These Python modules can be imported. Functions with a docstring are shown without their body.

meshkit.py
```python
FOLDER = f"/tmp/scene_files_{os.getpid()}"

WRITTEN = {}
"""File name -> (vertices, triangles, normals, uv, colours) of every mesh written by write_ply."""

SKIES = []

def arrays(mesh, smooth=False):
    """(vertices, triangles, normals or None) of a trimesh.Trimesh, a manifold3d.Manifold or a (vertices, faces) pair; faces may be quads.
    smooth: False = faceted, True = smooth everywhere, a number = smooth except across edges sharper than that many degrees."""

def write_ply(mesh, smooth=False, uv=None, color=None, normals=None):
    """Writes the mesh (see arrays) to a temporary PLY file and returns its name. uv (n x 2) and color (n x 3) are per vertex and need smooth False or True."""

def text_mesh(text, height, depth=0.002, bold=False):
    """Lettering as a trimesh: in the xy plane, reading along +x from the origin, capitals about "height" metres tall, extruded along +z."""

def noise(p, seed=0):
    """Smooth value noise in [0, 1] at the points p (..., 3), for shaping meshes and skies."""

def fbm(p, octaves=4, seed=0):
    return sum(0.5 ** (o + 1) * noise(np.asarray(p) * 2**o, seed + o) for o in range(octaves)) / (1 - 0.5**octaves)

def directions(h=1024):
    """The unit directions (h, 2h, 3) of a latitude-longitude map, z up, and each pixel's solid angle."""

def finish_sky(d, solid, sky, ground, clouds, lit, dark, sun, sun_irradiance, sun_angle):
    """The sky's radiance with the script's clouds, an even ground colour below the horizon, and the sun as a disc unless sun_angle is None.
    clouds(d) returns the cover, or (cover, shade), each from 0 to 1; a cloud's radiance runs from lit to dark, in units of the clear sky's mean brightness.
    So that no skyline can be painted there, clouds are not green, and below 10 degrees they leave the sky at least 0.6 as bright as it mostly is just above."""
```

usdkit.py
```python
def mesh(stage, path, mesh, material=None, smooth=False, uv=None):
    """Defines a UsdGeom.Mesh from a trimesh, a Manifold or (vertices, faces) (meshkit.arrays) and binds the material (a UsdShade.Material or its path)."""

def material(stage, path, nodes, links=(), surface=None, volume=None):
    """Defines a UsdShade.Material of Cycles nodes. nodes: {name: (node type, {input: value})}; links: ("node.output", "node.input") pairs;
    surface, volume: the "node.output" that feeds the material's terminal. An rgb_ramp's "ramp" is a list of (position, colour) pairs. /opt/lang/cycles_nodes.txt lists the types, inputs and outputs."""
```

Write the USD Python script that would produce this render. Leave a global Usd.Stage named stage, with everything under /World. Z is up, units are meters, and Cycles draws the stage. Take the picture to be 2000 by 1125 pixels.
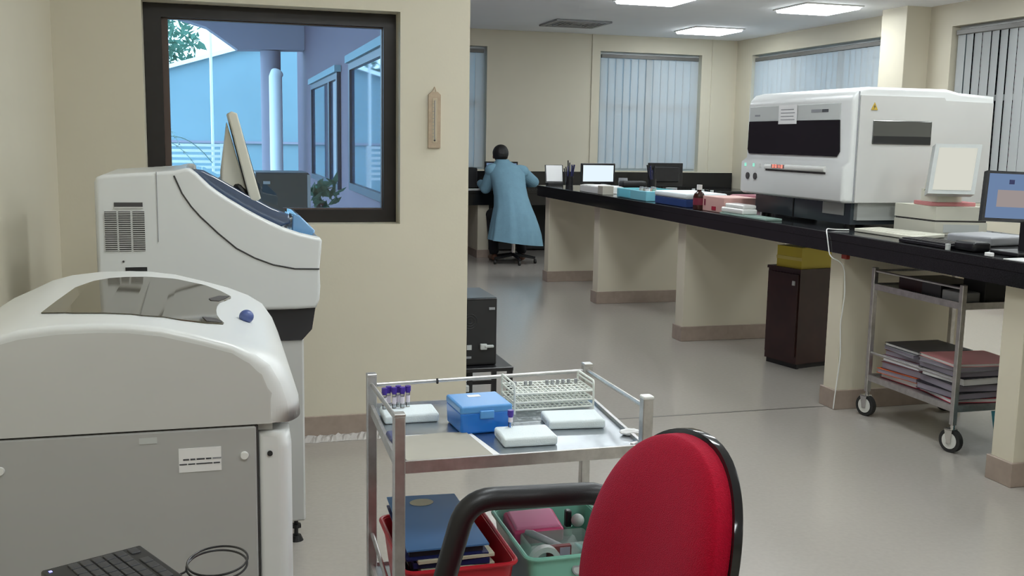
import math, random
import numpy as np
import trimesh, manifold3d
from shapely.geometry import Polygon, Point, box as sbox
from pxr import Usd, UsdGeom, UsdLux, UsdShade, Gf, Sdf
import usdkit, meshkit

random.seed(7)
RNG = np.random.default_rng(7)
stage = Usd.Stage.CreateInMemory()
UsdGeom.SetStageUpAxis(stage, 'Z')
UsdGeom.SetStageMetersPerUnit(stage, 1.0)
UsdGeom.Xform.Define(stage, '/World')
UsdGeom.Scope.Define(stage, '/World/Looks')

# ------------------------------------------------------------------ camera, sky, exposure
CAM_H = 1.35
YAW, PITCH, ROLL = math.radians(16.126), math.radians(8.231), math.radians(-1.006)
cam = UsdGeom.Camera.Define(stage, '/World/camera')
cy, sy, cp, sp = math.cos(YAW), math.sin(YAW), math.cos(PITCH), math.sin(PITCH)
fwd = np.array([sy * cp, cy * cp, -sp]); rgt = np.array([cy, -sy, 0.0]); dwn = np.cross(fwd, rgt)
r2 = rgt * math.cos(ROLL) + dwn * math.sin(ROLL); d2 = dwn * math.cos(ROLL) - rgt * math.sin(ROLL)
cam.AddTransformOp().Set(Gf.Matrix4d(*r2, 0, *(-d2), 0, *(-fwd), 0, 0, 0, CAM_H, 1))
cam.CreateHorizontalApertureAttr(36.0); cam.CreateVerticalApertureAttr(20.25)
cam.CreateFocalLengthAttr(36.0 * 2020.1 / 2000.0)
cam.CreateClippingRangeAttr(Gf.Vec2f(0.05, 500))
cam.CreateExposureAttr(0.0)
SKY_STRENGTH = 1.55
LAMP_STRENGTH = 18.4
sky = UsdLux.DomeLight.Define(stage, '/World/sky')
sky.CreateColorAttr(Gf.Vec3f(0.42, 0.72, 1.0)); sky.CreateIntensityAttr(SKY_STRENGTH)

# ------------------------------------------------------------------ materials
def S(r, g, b):
    return tuple(((c / 255) / 12.92 if c / 255 <= 0.04045 else ((c / 255 + 0.055) / 1.055) ** 2.4) for c in (r, g, b))

MATS = {}
def mat(name, col, rough=0.5, metal=0.0, spec=0.5, noise=None, bump=None, **kw):
    """Principled surface; noise=(scale, amount) mottles the colour, bump=(scale, strength)."""
    if name in MATS:
        return MATS[name]
    nodes = {'p': ('principled_bsdf', {'base_color': col, 'roughness': rough, 'metallic': metal, 'specular_ior_level': spec, **kw})}
    links = []
    if noise or bump:
        nodes['g'] = ('geometry', {})
    if noise:
        sc, am = noise
        nodes['n'] = ('noise_texture', {'scale': sc, 'detail': 5.0, 'roughness': 0.6})
        lo = tuple(c * (1 - am) for c in col); hi = tuple(min(1, c * (1 + am)) for c in col)
        nodes['r'] = ('rgb_ramp', {'ramp': [(0.3, lo), (0.7, hi)]})
        links += [('g.position', 'n.vector'), ('n.fac', 'r.fac'), ('r.color', 'p.base_color')]
    if bump:
        nodes['nb'] = ('noise_texture', {'scale': bump[0], 'detail': 3.0})
        nodes['b'] = ('bump', {'strength': bump[1], 'distance': 0.01})
        links += [('g.position', 'nb.vector'), ('nb.fac', 'b.height'), ('b.normal', 'p.normal')]
    MATS[name] = usdkit.material(stage, '/World/Looks/' + name, nodes, links, surface='p.BSDF')
    return MATS[name]

def emit(name, col, strength):
    if name not in MATS:
        MATS[name] = usdkit.material(stage, '/World/Looks/' + name, {'e': ('emission', {'color': col, 'strength': strength})}, [], surface='e.emission')
    return MATS[name]

def pane_mat(name, tint, ior=1.5, rough=0.0, gl=(1, 1, 1)):
    if name not in MATS:
        MATS[name] = usdkit.material(stage, '/World/Looks/' + name, {
            't': ('transparent_bsdf', {'color': tint}), 'g': ('glossy_bsdf', {'color': gl, 'roughness': rough}),
            'f': ('fresnel', {'IOR': ior}), 'm': ('mix_closure', {})},
            [('f.fac', 'm.fac'), ('t.BSDF', 'm.closure1'), ('g.BSDF', 'm.closure2')], surface='m.closure')
    return MATS[name]

def translucent(name, col, fac):
    if name not in MATS:
        MATS[name] = usdkit.material(stage, '/World/Looks/' + name, {
            'd': ('diffuse_bsdf', {'color': col}), 't': ('translucent_bsdf', {'color': col}), 'm': ('mix_closure', {'fac': fac})},
            [('d.BSDF', 'm.closure1'), ('t.BSDF', 'm.closure2')], surface='m.closure')
    return MATS[name]

wall_paint = mat('wall_paint', S(216, 209, 189), 0.55, noise=(1.3, 0.03), bump=(90, 0.03))
ceil_paint = mat('ceiling_paint', S(246, 248, 251), 0.8, noise=(2, 0.02), bump=(140, 0.05))
floor_mat = mat('floor_tile', S(166, 160, 153), 0.16, noise=(55, 0.035))
skirt_mat = mat('skirting_tile', S(161, 145, 133), 0.35, noise=(20, 0.08))
joint_mat = mat('joint_strip', S(105, 100, 96), 0.4)
granite = mat('black_granite', (0.012, 0.012, 0.013), 0.12, noise=(160, 0.5))
frame_dark = mat('dark_wood_frame', S(34, 30, 30), 0.35, noise=(14, 0.25))
frame_brown = mat('brown_reveal', S(92, 76, 68), 0.45)
glass_pane = pane_mat('window_glass', (0.93, 0.96, 0.98), 1.5)
win_white = mat('white_window_metal', S(205, 208, 206), 0.4)
blind_mat = translucent('blind_fabric', (0.72, 0.74, 0.74), 0.42)
rail_mat = mat('blind_rail_metal', S(110, 108, 104), 0.4)
plast_white = mat('instrument_white', S(217, 219, 218), 0.32, noise=(3, 0.015))
plast_grey = mat('instrument_grey', S(196, 196, 193), 0.38, noise=(3, 0.02))
plast_rim = mat('instrument_rim', S(228, 229, 226), 0.22)
plast_dark = mat('dark_grey_plastic', S(52, 52, 55), 0.35)
slot_dark = mat('slot_dark', S(70, 68, 68), 0.6)
seam_mat = mat('seam_dark', S(58, 57, 56), 0.7)
black_pl = mat('black_plastic', (0.012, 0.012, 0.014), 0.3, noise=(30, 0.2))
black_gloss = mat('black_gloss_plastic', (0.008, 0.008, 0.009), 0.09)
black_matt = mat('black_matt', (0.015, 0.015, 0.016), 0.6)
steel = mat('brushed_steel', (0.58, 0.57, 0.56), 0.42, 1.0, noise=(26, 0.14), bump=(60, 0.03))
steel_sheet = mat('steel_sheet', (0.46, 0.49, 0.52), 0.30, 1.0, noise=(9, 0.10), bump=(14, 0.03))
chrome = mat('chrome', (0.7, 0.7, 0.7), 0.15, 1.0)
smoke = mat('smoked_lid', S(74, 68, 54), 0.05, spec=0.85)
deck_reflect_blue = mat('deck_dark_gloss', S(66, 86, 116), 0.06, spec=1.0, coat_weight=1.0, coat_roughness=0.02)  # blue of the reflected window put into the deck colour
btn_blue = mat('button_blue', S(76, 92, 146), 0.35)
paper = mat('paper_white', S(228, 228, 228), 0.7)
ink = mat('ink_dark', S(70, 72, 76), 0.7)
ink_soft = mat('ink_soft', S(140, 142, 146), 0.7)
foam = mat('white_foam', S(220, 229, 231), 0.75, bump=(300, 0.12))
board = mat('grey_board', S(166, 162, 150), 0.75, noise=(12, 0.03))
red_fabric = mat('red_fabric', S(156, 2, 34), 0.9, spec=0.15, noise=(260, 0.15), bump=(500, 0.35), sheen_weight=0.22, sheen_roughness=0.45, sheen_tint=(1.0, 0.35, 0.55))
arm_rubber = mat('arm_rubber', (0.010, 0.010, 0.012), 0.38, bump=(600, 0.06))
wire_white = mat('white_coated_wire', S(232, 236, 230), 0.35)
purple_cap = mat('purple_cap', S(72, 48, 150), 0.35)
blue_box_m = mat('blue_plastic', S(30, 114, 204), 0.25, subsurface_weight=0.15, subsurface_scale=0.02)
blue_lid_m = mat('blue_lid_plastic', S(84, 148, 210), 0.3)
tube_clear = pane_mat('tube_plastic', (0.86, 0.88, 0.9), 1.45, 0.08)
tube_label = mat('tube_label', S(214, 206, 216), 0.6)
red_basket = mat('red_basket', S(190, 30, 44), 0.32)
mint_basket = mat('mint_basket', S(132, 196, 176), 0.3)
binder_blue = mat('binder_blue', S(78, 124, 178), 0.45)
cream = mat('cream_paper', S(206, 200, 176), 0.7)
maroon = mat('maroon_card', S(122, 36, 58), 0.55)
navy = mat('navy_card', S(34, 40, 92), 0.5)
pink_pl = mat('pink_plastic', S(222, 128, 168), 0.25)
pink_rim = mat('pink_rim_plastic', S(205, 70, 120), 0.3)
clear_pl = usdkit.material(stage, '/World/Looks/clear_plastic', {'t': ('transparent_bsdf', {'color': (0.93, 0.96, 0.95)}), 'd': ('principled_bsdf', {'base_color': (0.62, 0.68, 0.66), 'roughness': 0.2}), 'm': ('mix_closure', {'fac': 0.32})}, [('t.BSDF', 'm.closure1'), ('d.BSDF', 'm.closure2')], surface='m.closure')
grey_pl = mat('grey_plastic', S(150, 152, 156), 0.4)
lt_grey = mat('light_grey_plastic', S(190, 194, 192), 0.4)
beige_pl = mat('beige_plastic', S(206, 204, 190), 0.42)
wood_dark = mat('dark_red_wood', S(52, 28, 26), 0.35, noise=(9, 0.25))
wood_pale = mat('pale_wood', S(182, 162, 138), 0.6, noise=(40, 0.08))
yellow_pl = mat('yellow_card', S(206, 186, 60), 0.5)
teal_pl = mat('teal_plastic', S(28, 100, 112), 0.4)
coat_blue = mat('coat_blue', S(120, 160, 180), 0.85, noise=(12, 0.05), bump=(40, 0.15))
skin = mat('brown_skin', S(112, 76, 58), 0.5)
hair_m = mat('black_hair', (0.010, 0.009, 0.009), 0.5, bump=(180, 0.4))
trouser = mat('dark_trousers', S(24, 24, 30), 0.85)
rubber = mat('tyre_rubber', (0.02, 0.02, 0.02), 0.6)
wheel_hub = mat('wheel_hub', S(214, 214, 208), 0.4)
cyan_pl = mat('cyan_plastic', S(122, 190, 206), 0.4)
cobalt = mat('cobalt_box', S(36, 64, 120), 0.4)
brown_glass = mat('brown_bottle', S(58, 30, 22), 0.12)
pink_box = mat('pale_pink_box', S(214, 170, 162), 0.5)
red_pl = mat('red_plastic', S(176, 36, 60), 0.4)
green_pad = mat('pale_green_pad', S(150, 176, 166), 0.6)
kraft = mat('maroon_file', S(116, 56, 58), 0.6)
rose_file = mat('rose_file', S(198, 128, 130), 0.6)
dark_file = mat('dark_file', S(48, 46, 54), 0.5)
lilac_page = mat('lilac_pages', S(150, 144, 158), 0.7)
orange_pl = mat('orange_bag', S(208, 96, 44), 0.5)
clear_tape = mat('clear_tape', S(190, 186, 182), 0.08, spec=0.8)
ext_wall = mat('exterior_plaster', S(142, 134, 146), 0.7, noise=(2, 0.04))
ext_shaded_mauve = mat('courtyard_shaded_mauve_plaster', S(98, 82, 96), 0.75, noise=(2, 0.04))  # mauve plaster darkened to stand for the portico shade
ext_blue = mat('neighbour_blue_wall', (0.19, 0.285, 0.32), 0.8, noise=(0.6, 0.08))
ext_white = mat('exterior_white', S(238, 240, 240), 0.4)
ext_ground = mat('courtyard_paving', S(150, 150, 150), 0.7, noise=(3, 0.1))
ext_pane = mat('dark_reflective_pane', (0.03, 0.05, 0.09), 0.03, spec=1.0)
ext_frame = mat('navy_window_frame', S(20, 26, 48), 0.4)
leaf_m = translucent('tree_leaf', (0.10, 0.20, 0.14), 0.3)
leaf_p = translucent('palm_leaf', (0.42, 0.55, 0.5), 0.3)
bark = mat('bark', S(90, 78, 66), 0.9, noise=(12, 0.2))
lamp_mat = emit('lamp_diffuser', (0.94, 1.0, 1.02), LAMP_STRENGTH)
screen_white = emit('screen_white', (0.80, 0.92, 1.0), 1.0)
screen_blue = emit('screen_blue', (0.20, 0.30, 0.50), 0.75)
screen_pale = emit('screen_pale_window', (0.55, 0.47, 0.46), 0.6)
screen_cream = emit('screen_cream', (0.82, 0.82, 0.72), 0.82)
led_red = emit('led_red', (1.0, 0.22, 0.16), 2.2)
led_green = emit('led_green', (0.35, 0.9, 0.7), 0.9)
led_blue = emit('led_blue', (0.25, 0.25, 1.0), 3.0)

# ------------------------------------------------------------------ mesh helpers
cat_ = trimesh.util.concatenate
def bx(x0, x1, y0, y1, z0, z1, b=0.0):
    if b <= 0:
        m = trimesh.creation.box((x1 - x0, y1 - y0, z1 - z0)); m.apply_translation(((x0 + x1) / 2, (y0 + y1) / 2, (z0 + z1) / 2)); return m
    pts = []
    for sx, X in ((1, x0), (-1, x1)):
        for s_y, Y in ((1, y0), (-1, y1)):
            for sz, Z in ((1, z0), (-1, z1)):
                pts += [(X + sx * b, Y + s_y * b, Z), (X + sx * b, Y, Z + sz * b), (X, Y + s_y * b, Z + sz * b)]
    return trimesh.convex.convex_hull(np.array(pts))

_ico = trimesh.creation.icosphere(1).vertices
_ico2 = trimesh.creation.icosphere(2).vertices
def rbx(x0, x1, y0, y1, z0, z1, r, fine=False):
    s = _ico2 if fine else _ico
    pts = [np.array((X, Y, Z)) + s * r for X in (x0 + r, x1 - r) for Y in (y0 + r, y1 - r) for Z in (z0 + r, z1 - r)]
    return trimesh.convex.convex_hull(np.vstack(pts))

def hull(*pts):
    return trimesh.convex.convex_hull(np.vstack(pts))

def tube(pts, r, n=10, closed=False, radii=None):
    p = np.asarray(pts, float); k = len(p)
    if closed:
        t = np.roll(p, -1, 0) - np.roll(p, 1, 0)
    else:
        t = np.gradient(p, axis=0)
    t /= np.linalg.norm(t, axis=1, keepdims=True) + 1e-12
    a = np.cross(t[0], (0, 0, 1.0))
    if np.linalg.norm(a) < 1e-3:
        a = np.cross(t[0], (1.0, 0, 0))
    a /= np.linalg.norm(a); A = []
    for i in range(k):
        a = a - t[i] * (a @ t[i]); a /= np.linalg.norm(a) + 1e-12; A.append(a)
    A = np.array(A); B = np.cross(t, A); ang = np.arange(n) * 2 * np.pi / n
    R = np.full(k, r) if radii is None else np.asarray(radii)
    v = (p[:, None] + R[:, None, None] * (np.cos(ang)[None, :, None] * A[:, None] + np.sin(ang)[None, :, None] * B[:, None])).reshape(-1, 3)
    f = []
    for i in range(k if closed else k - 1):
        i2 = (i + 1) % k
        for j in range(n):
            j2 = (j + 1) % n
            q = (i * n + j, i * n + j2, i2 * n + j2, i2 * n + j); f += [(q[0], q[1], q[2]), (q[0], q[2], q[3])]
    if not closed:
        for e, o in ((0, -1), (k - 1, 1)):
            c = len(v); v = np.vstack([v, p[e]])
            for j in range(n):
                j2 = (j + 1) % n
                f.append((e * n + j, e * n + j2, c) if o > 0 else (e * n + j2, e * n + j, c))
    m = trimesh.Trimesh(v, f, process=False); m.fix_normals(); return m

def bend(pts, r, n=6):
    """Rounds the corners of a polyline."""
    p = [np.asarray(q, float) for q in pts]; out = [p[0]]
    for i in range(1, len(p) - 1):
        a = p[i - 1] - p[i]; b = p[i + 1] - p[i]; la, lb = np.linalg.norm(a), np.linalg.norm(b)
        d = min(r, la * .49, lb * .49); s, e = p[i] + a / la * d, p[i] + b / lb * d
        for u in np.linspace(0, 1, n):
            out.append((1 - u) ** 2 * s + 2 * u * (1 - u) * p[i] + u * u * e)
    out.append(p[-1]); return np.array(out)

def cyl(p0, p1, r, n=16, r1=None):
    return tube([p0, p1], r, n, radii=(r, r if r1 is None else r1))

def poly_prism(poly, h):
    P = poly if isinstance(poly, Polygon) else Polygon(poly)
    return trimesh.creation.extrude_polygon(P, h, engine='earcut')

def prism_z(poly, z0, z1):
    m = poly_prism(poly, z1 - z0); m.apply_translation((0, 0, z0)); return m

def prism_y(poly, y0, y1):
    m = poly_prism(poly, y1 - y0); v = m.vertices.copy()
    m.vertices = np.column_stack([v[:, 0], y1 - v[:, 2], v[:, 1]]); m.fix_normals(); return m

def prism_x(poly, x0, x1):
    m = poly_prism(poly, x1 - x0); v = m.vertices.copy()
    m.vertices = np.column_stack([x0 + v[:, 2], v[:, 0], v[:, 1]]); m.fix_normals(); return m

def inset(P, d):
    P = np.asarray(P, float); a = P - np.roll(P, 1, 0); b = np.roll(P, -1, 0) - P
    na = np.column_stack([-a[:, 1], a[:, 0]]); nb = np.column_stack([-b[:, 1], b[:, 0]])
    na /= np.linalg.norm(na, axis=1, keepdims=True) + 1e-12; nb /= np.linalg.norm(nb, axis=1, keepdims=True) + 1e-12
    n = na + nb; n /= np.linalg.norm(n, axis=1, keepdims=True) + 1e-12
    c = np.clip((n * na).sum(1), 0.5, 1)[:, None]
    return P + n * d / c

def soft_prism_y(poly, y0, y1, r, steps=4, mids=()):
    """A profile in x, z (counter-clockwise) swept along y with rounded rims at both ends."""
    P = np.asarray(poly, float)
    if Polygon(P).exterior.is_ccw is False:
        P = P[::-1]
    rings = []
    for u in np.linspace(0, math.pi / 2, steps + 1):
        rings.append((inset(P, r * (1 - math.sin(u))), y0 + r * (1 - math.cos(u))))
    rings += [(P, y) for y in mids] + [(q, y0 + y1 - y) for q, y in rings[::-1]]
    n = len(P); v = np.vstack([np.column_stack([q[:, 0], np.full(n, y), q[:, 1]]) for q, y in rings]); f = []
    for i in range(len(rings) - 1):
        for j in range(n):
            j2 = (j + 1) % n; a, b, c, d = i * n + j, i * n + j2, (i + 1) * n + j2, (i + 1) * n + j
            f += [(a, b, c), (a, c, d)]
    for e in (0, len(rings) - 1):
        vv, ff = trimesh.creation.triangulate_polygon(Polygon(rings[e][0]), engine='earcut')
        o = len(v); v = np.vstack([v, np.column_stack([vv[:, 0], np.full(len(vv), rings[e][1]), vv[:, 1]])]); f += [tuple(t + o) for t in ff]
    m = trimesh.Trimesh(v, f, process=True); m.merge_vertices(); m.fix_normals(); return m

def lathe(profile, c=(0, 0, 0), n=24):
    m = trimesh.creation.revolve(np.asarray(profile, float), sections=n); m.fix_normals(); m.apply_translation(c); return m

def drape(poly, f, th, step=0.02):
    """A sheet of thickness th over the plan outline poly, lying on the surface z = f(x)."""
    P = Polygon(poly); x0, _, x1, _ = P.bounds; out = []
    for a in np.arange(x0, x1, step):
        q = P.intersection(sbox(a, -99, min(a + step, x1), 99))
        for g in getattr(q, 'geoms', [q]):
            if g.geom_type == 'Polygon' and g.area > 1e-8:
                m = trimesh.creation.extrude_polygon(g, th, engine='earcut'); v = m.vertices.copy()
                v[:, 2] += np.array([f(x) for x in v[:, 0]]); m.vertices = v; out.append(m)
    return cat_(out)

def rot(m, ang, axis, at=(0, 0, 0)):
    m = m.copy(); m.apply_transform(trimesh.transformations.rotation_matrix(ang, axis, at)); return m

def man(m):
    return manifold3d.Manifold(manifold3d.Mesh(np.asarray(m.vertices, np.float32), np.asarray(m.faces, np.uint32)))

def cut(a, *bs):
    A = man(a)
    for b in bs:
        A = A - man(b)
    k = A.to_mesh(); return trimesh.Trimesh(k.vert_properties[:, :3], k.tri_verts, process=False)

def torus(R, r, c=(0, 0, 0), n=36, k=10, sx=1.0, sy_=1.0):
    a = np.linspace(0, 2 * math.pi, n, endpoint=False)
    return tube(np.column_stack([c[0] + R * sx * np.cos(a), c[1] + R * sy_ * np.sin(a), np.full(n, c[2])]), r, k, closed=True)

# ------------------------------------------------------------------ scene graph helpers
ORD = 'first second third fourth fifth sixth seventh eighth ninth tenth'.split()
USED = {}
def path_for(parent, name):
    key = parent + '/' + name; k = USED.get(key, 0); USED[key] = k + 1
    return key if k == 0 else f'{key}_{k:03d}'

def tag(prim, label=None, cat=None, group=None, kind=None):
    for k, v in (('label', label), ('category', cat), ('group', group), ('kind', kind)):
        if v:
            prim.SetCustomDataByKey(k, v)
    return prim

class T:
    """A thing: an Xform at its base; its parts are given in world coordinates (rz = 0) or local ones (local=True)."""
    def __init__(s, name, label, cat, loc=(0, 0, 0), rz=0.0, group=None, kind=None, local=False):
        s.loc = np.array(loc, float); s.local = local or rz != 0
        s.path = path_for('/World', name); x = UsdGeom.Xform.Define(stage, s.path)
        x.AddTranslateOp().Set(Gf.Vec3d(*map(float, loc)))
        if rz:
            x.AddRotateZOp().Set(float(rz))
        tag(x.GetPrim(), label, cat, group, kind)
    def p(s, name, m, mt, parent=None, smooth=35, label=None, kind=None):
        q = path_for(parent or s.path, name)
        if not s.local:
            m = m.copy(); m.apply_translation(-s.loc)
        tag(usdkit.mesh(stage, q, m, mt, smooth=smooth).GetPrim(), label, None, None, kind)
        return q

def solo(name, label, cat, m, mt, group=None, kind=None, smooth=35):
    q = path_for('/World', name); tag(usdkit.mesh(stage, q, m, mt, smooth=smooth).GetPrim(), label, cat, group, kind); return q

def struct(name, m, mt, parent=None, smooth=35):
    q = path_for(parent or '/World', name); g = usdkit.mesh(stage, q, m, mt, smooth=smooth)
    if not parent:
        tag(g.GetPrim(), kind='structure')
    return q

# ------------------------------------------------------------------ the room
CEIL = 2.63; YB = 12.21; XR = 6.476; YW = 4.578; XL = -0.61; XE = 1.109; YN = -2.6
lshape = Polygon([(XL - .15, YN - .15), (XR + .15, YN - .15), (XR + .15, YB + .15), (XE - .155, YB + .15), (XE - .155, YW + .16), (XL - .15, YW + .16)])
struct('floor', prism_z(lshape, -0.12, 0.0), floor_mat)
struct('ceiling', prism_z(lshape, CEIL, CEIL + 0.12), ceil_paint)
struct('trim', cat_([bx(XE + 0.002, 3.04, YW - 0.006, YW + 0.006, -0.004, 0.0012), bx(3.80, XR - .002, YW - 0.006, YW + 0.006, -0.004, 0.0012)]), joint_mat)
wx0, wx1, wz0, wz1 = -0.268, 0.797, 0.962, 1.886
ww = bx(XL - .15, XE, YW, YW + .16, -0.1, CEIL + .05)
ww = cut(ww, bx(wx0, wx1, YW - 1, YW + 1, wz0, wz1))
struct('wall_window', ww, wall_paint)
struct('wall_left', bx(XL - .15, XL, YN - .15, YW + .002, -0.1, CEIL + .05), wall_paint)
struct('wall_near', bx(XL, XR, YN - .15, YN, -0.1, CEIL + .05), wall_paint)
struct('wall_courtyard', bx(XE - .155, XE - .004, YW + .158, YB + .15, -0.1, CEIL + .05), ext_shaded_mauve)
BW = [(1.80, 3.172), (4.612, 5.985)]
wb = bx(XE - .002, XR + .15, YB, YB + .15, -0.1, CEIL + .05)
wb = cut(wb, *[bx(a, b, YB - 1, YB + 1, 0.97, 2.432) for a, b in BW]); struct('wall_back', wb, wall_paint)
RW = [(9.02, 11.82), (4.6, 8.16)]
wr = bx(XR, XR + .15, YN - .15, YB + .002, -0.1, CEIL + .05)
wr = cut(wr, *[bx(XR - 1, XR + 1, a, b, 0.97, 2.425) for a, b in RW]); struct('wall_right', wr, wall_paint)
struct('wall_pillar', bx(6.215, XR + .01, 8.47, 8.85, -0.02, CEIL + .01, .004), wall_paint)
struct('trim', cat_([bx(4.500, 4.522, YB - .012, YB + .01, 0.9, CEIL), bx(6.12, 6.14, YB - .012, YB + .01, 0.9, CEIL)]), wall_paint)
def skirt(name, x0, x1, y0, y1):
    struct(name, bx(x0, x1, y0, y1, 0.0, 0.10, .002), skirt_mat)
skirt('baseboard_window', XL, XE + .008, YW - .010, YW + .002); skirt('baseboard_left', XL - .002, XL + .010, YN, YW - .012)
skirt('baseboard_back', XE, XR, YB - .012, YB + .002); skirt('baseboard_right', XR - .012, XR + .002, YN, YB - .014)
skirt('baseboard_near', XL, XR, YN - .002, YN + .012)
skirt('baseboard_end', XE - .004, XE + .010, YW + .004, YW + .17)

# interior framed window, looking onto the courtyard
def frame_y(x0, x1, z0, z1, w, y0, y1, wl=None):
    wl = wl or w
    return cut(bx(x0, x1, y0, y1, z0, z1, .004), bx(x0 + wl, x1 - w, y0 - 1, y1 + 1, z0 + w, z1 - w))
w1 = T('window', None, None, (0.25, YW, wz0), kind='structure')
w1.p('window_frame', frame_y(-0.271, 0.800, 0.959, 1.889, 0.060, YW + .112, YW + .158, 0.074), frame_dark)
w1.p('inner_sash', cut(bx(-0.199, 0.742, YW + .135, YW + .175, 1.017, 1.831), bx(-0.172, 0.736, YW - 1, YW + 1, 1.024, 1.824)), frame_brown)
w1.p('pane', bx(-0.174, 0.738, YW + .150, YW + .156, 1.022, 1.826), glass_pane)

def ext_window_y(x0, x1, y, z0, z1):
    w = T('window', None, None, ((x0 + x1) / 2, y, z0), kind='structure')
    w.p('window_frame', cat_([frame_y(x0 - .002, x1 + .002, z0 - .002, z1 + .002, .05, y + .09, y + .14), bx((x0 + x1) / 2 - .025, (x0 + x1) / 2 + .025, y + .092, y + .138, z0, z1), bx(x0, x1, y + .093, y + .137, z0 + .78, z0 + .83)]), win_white)
    w.p('pane', bx(x0 + .03, x1 - .03, y + .112, y + .118, z0 + .03, z1 - .03), glass_pane)
def ext_window_x(y0, y1, x, z0, z1, mull):
    w = T('window', None, None, (x, (y0 + y1) / 2, z0), kind='structure')
    fr = cut(bx(x + .09, x + .14, y0 - .002, y1 + .002, z0 - .002, z1 + .002), bx(x - 1, x + 1, y0 + .05, y1 - .05, z0 + .05, z1 - .05))
    w.p('window_frame', cat_([fr] + [bx(x + .092, x + .138, m - .025, m + .025, z0, z1) for m in mull] + [bx(x + .093, x + .137, y0, y1, z0 + .78, z0 + .83)]), win_white)
    w.p('pane', bx(x + .112, x + .118, y0 + .03, y1 - .03, z0 + .03, z1 - .03), glass_pane)
for a, b in BW:
    ext_window_y(a, b, YB, 0.97, 2.432)
ext_window_x(RW[0][0], RW[0][1], XR, 0.97, 2.425, [9.95, 10.88]); ext_window_x(RW[1][0], RW[1][1], XR, 0.97, 2.425, [5.8, 6.95])

def blind(label, horizontal, a, b, fixed, z0, z1, pitch, angle, lap=1.14):
    """Vertical blind across a..b: along x (horizontal) at y = fixed, or along y at x = fixed."""
    mid = (a + b) / 2
    t = T('vertical_blind', label, 'blind', (mid, fixed, z0) if horizontal else (fixed, mid, z0))
    rail = bx(a, b, fixed - .02, fixed + .02, z1 - .045, z1, .004) if horizontal else bx(fixed - .02, fixed + .02, a, b, z1 - .045, z1, .004)
    t.p('head_rail', rail, rail_mat)
    n = int(round((b - a) / pitch))
    for k in range(n):
        c = a + (k + .5) * (b - a) / n; L = pitch * .5 * lap
        m = bx(-L, L, -.0008, .0008, z0, z1 - .046); an = math.radians(angle + RNG.uniform(-5, 5))
        if horizontal:
            m = rot(m, an, (0, 0, 1)); m.apply_translation((c, fixed, 0))
        else:
            m = rot(m, math.pi / 2 + an, (0, 0, 1)); m.apply_translation((fixed, c, 0))
        t.p('slat', m, blind_mat, smooth=False)
blind('pale vertical blind in the window of the back wall, left of the seated person', True, 1.83, 3.14, YB + .045, 1.00, 2.40, .10, 14)
blind('bluish white closed vertical blind behind the lit monitor on the back wall', True, 4.64, 5.955, YB + .045, 1.00, 2.40, .10, 8)
blind('pale vertical blind behind the large bench analyzer, left of the square pillar', False, 9.05, 11.79, XR + .045, 1.00, 2.39, .105, 10)
blind('grey vertical blind with open dark gaps at the right edge, behind the cream screen', False, 4.63, 8.13, XR + .045, 1.00, 2.39, .105, -6, 1.0)

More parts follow.
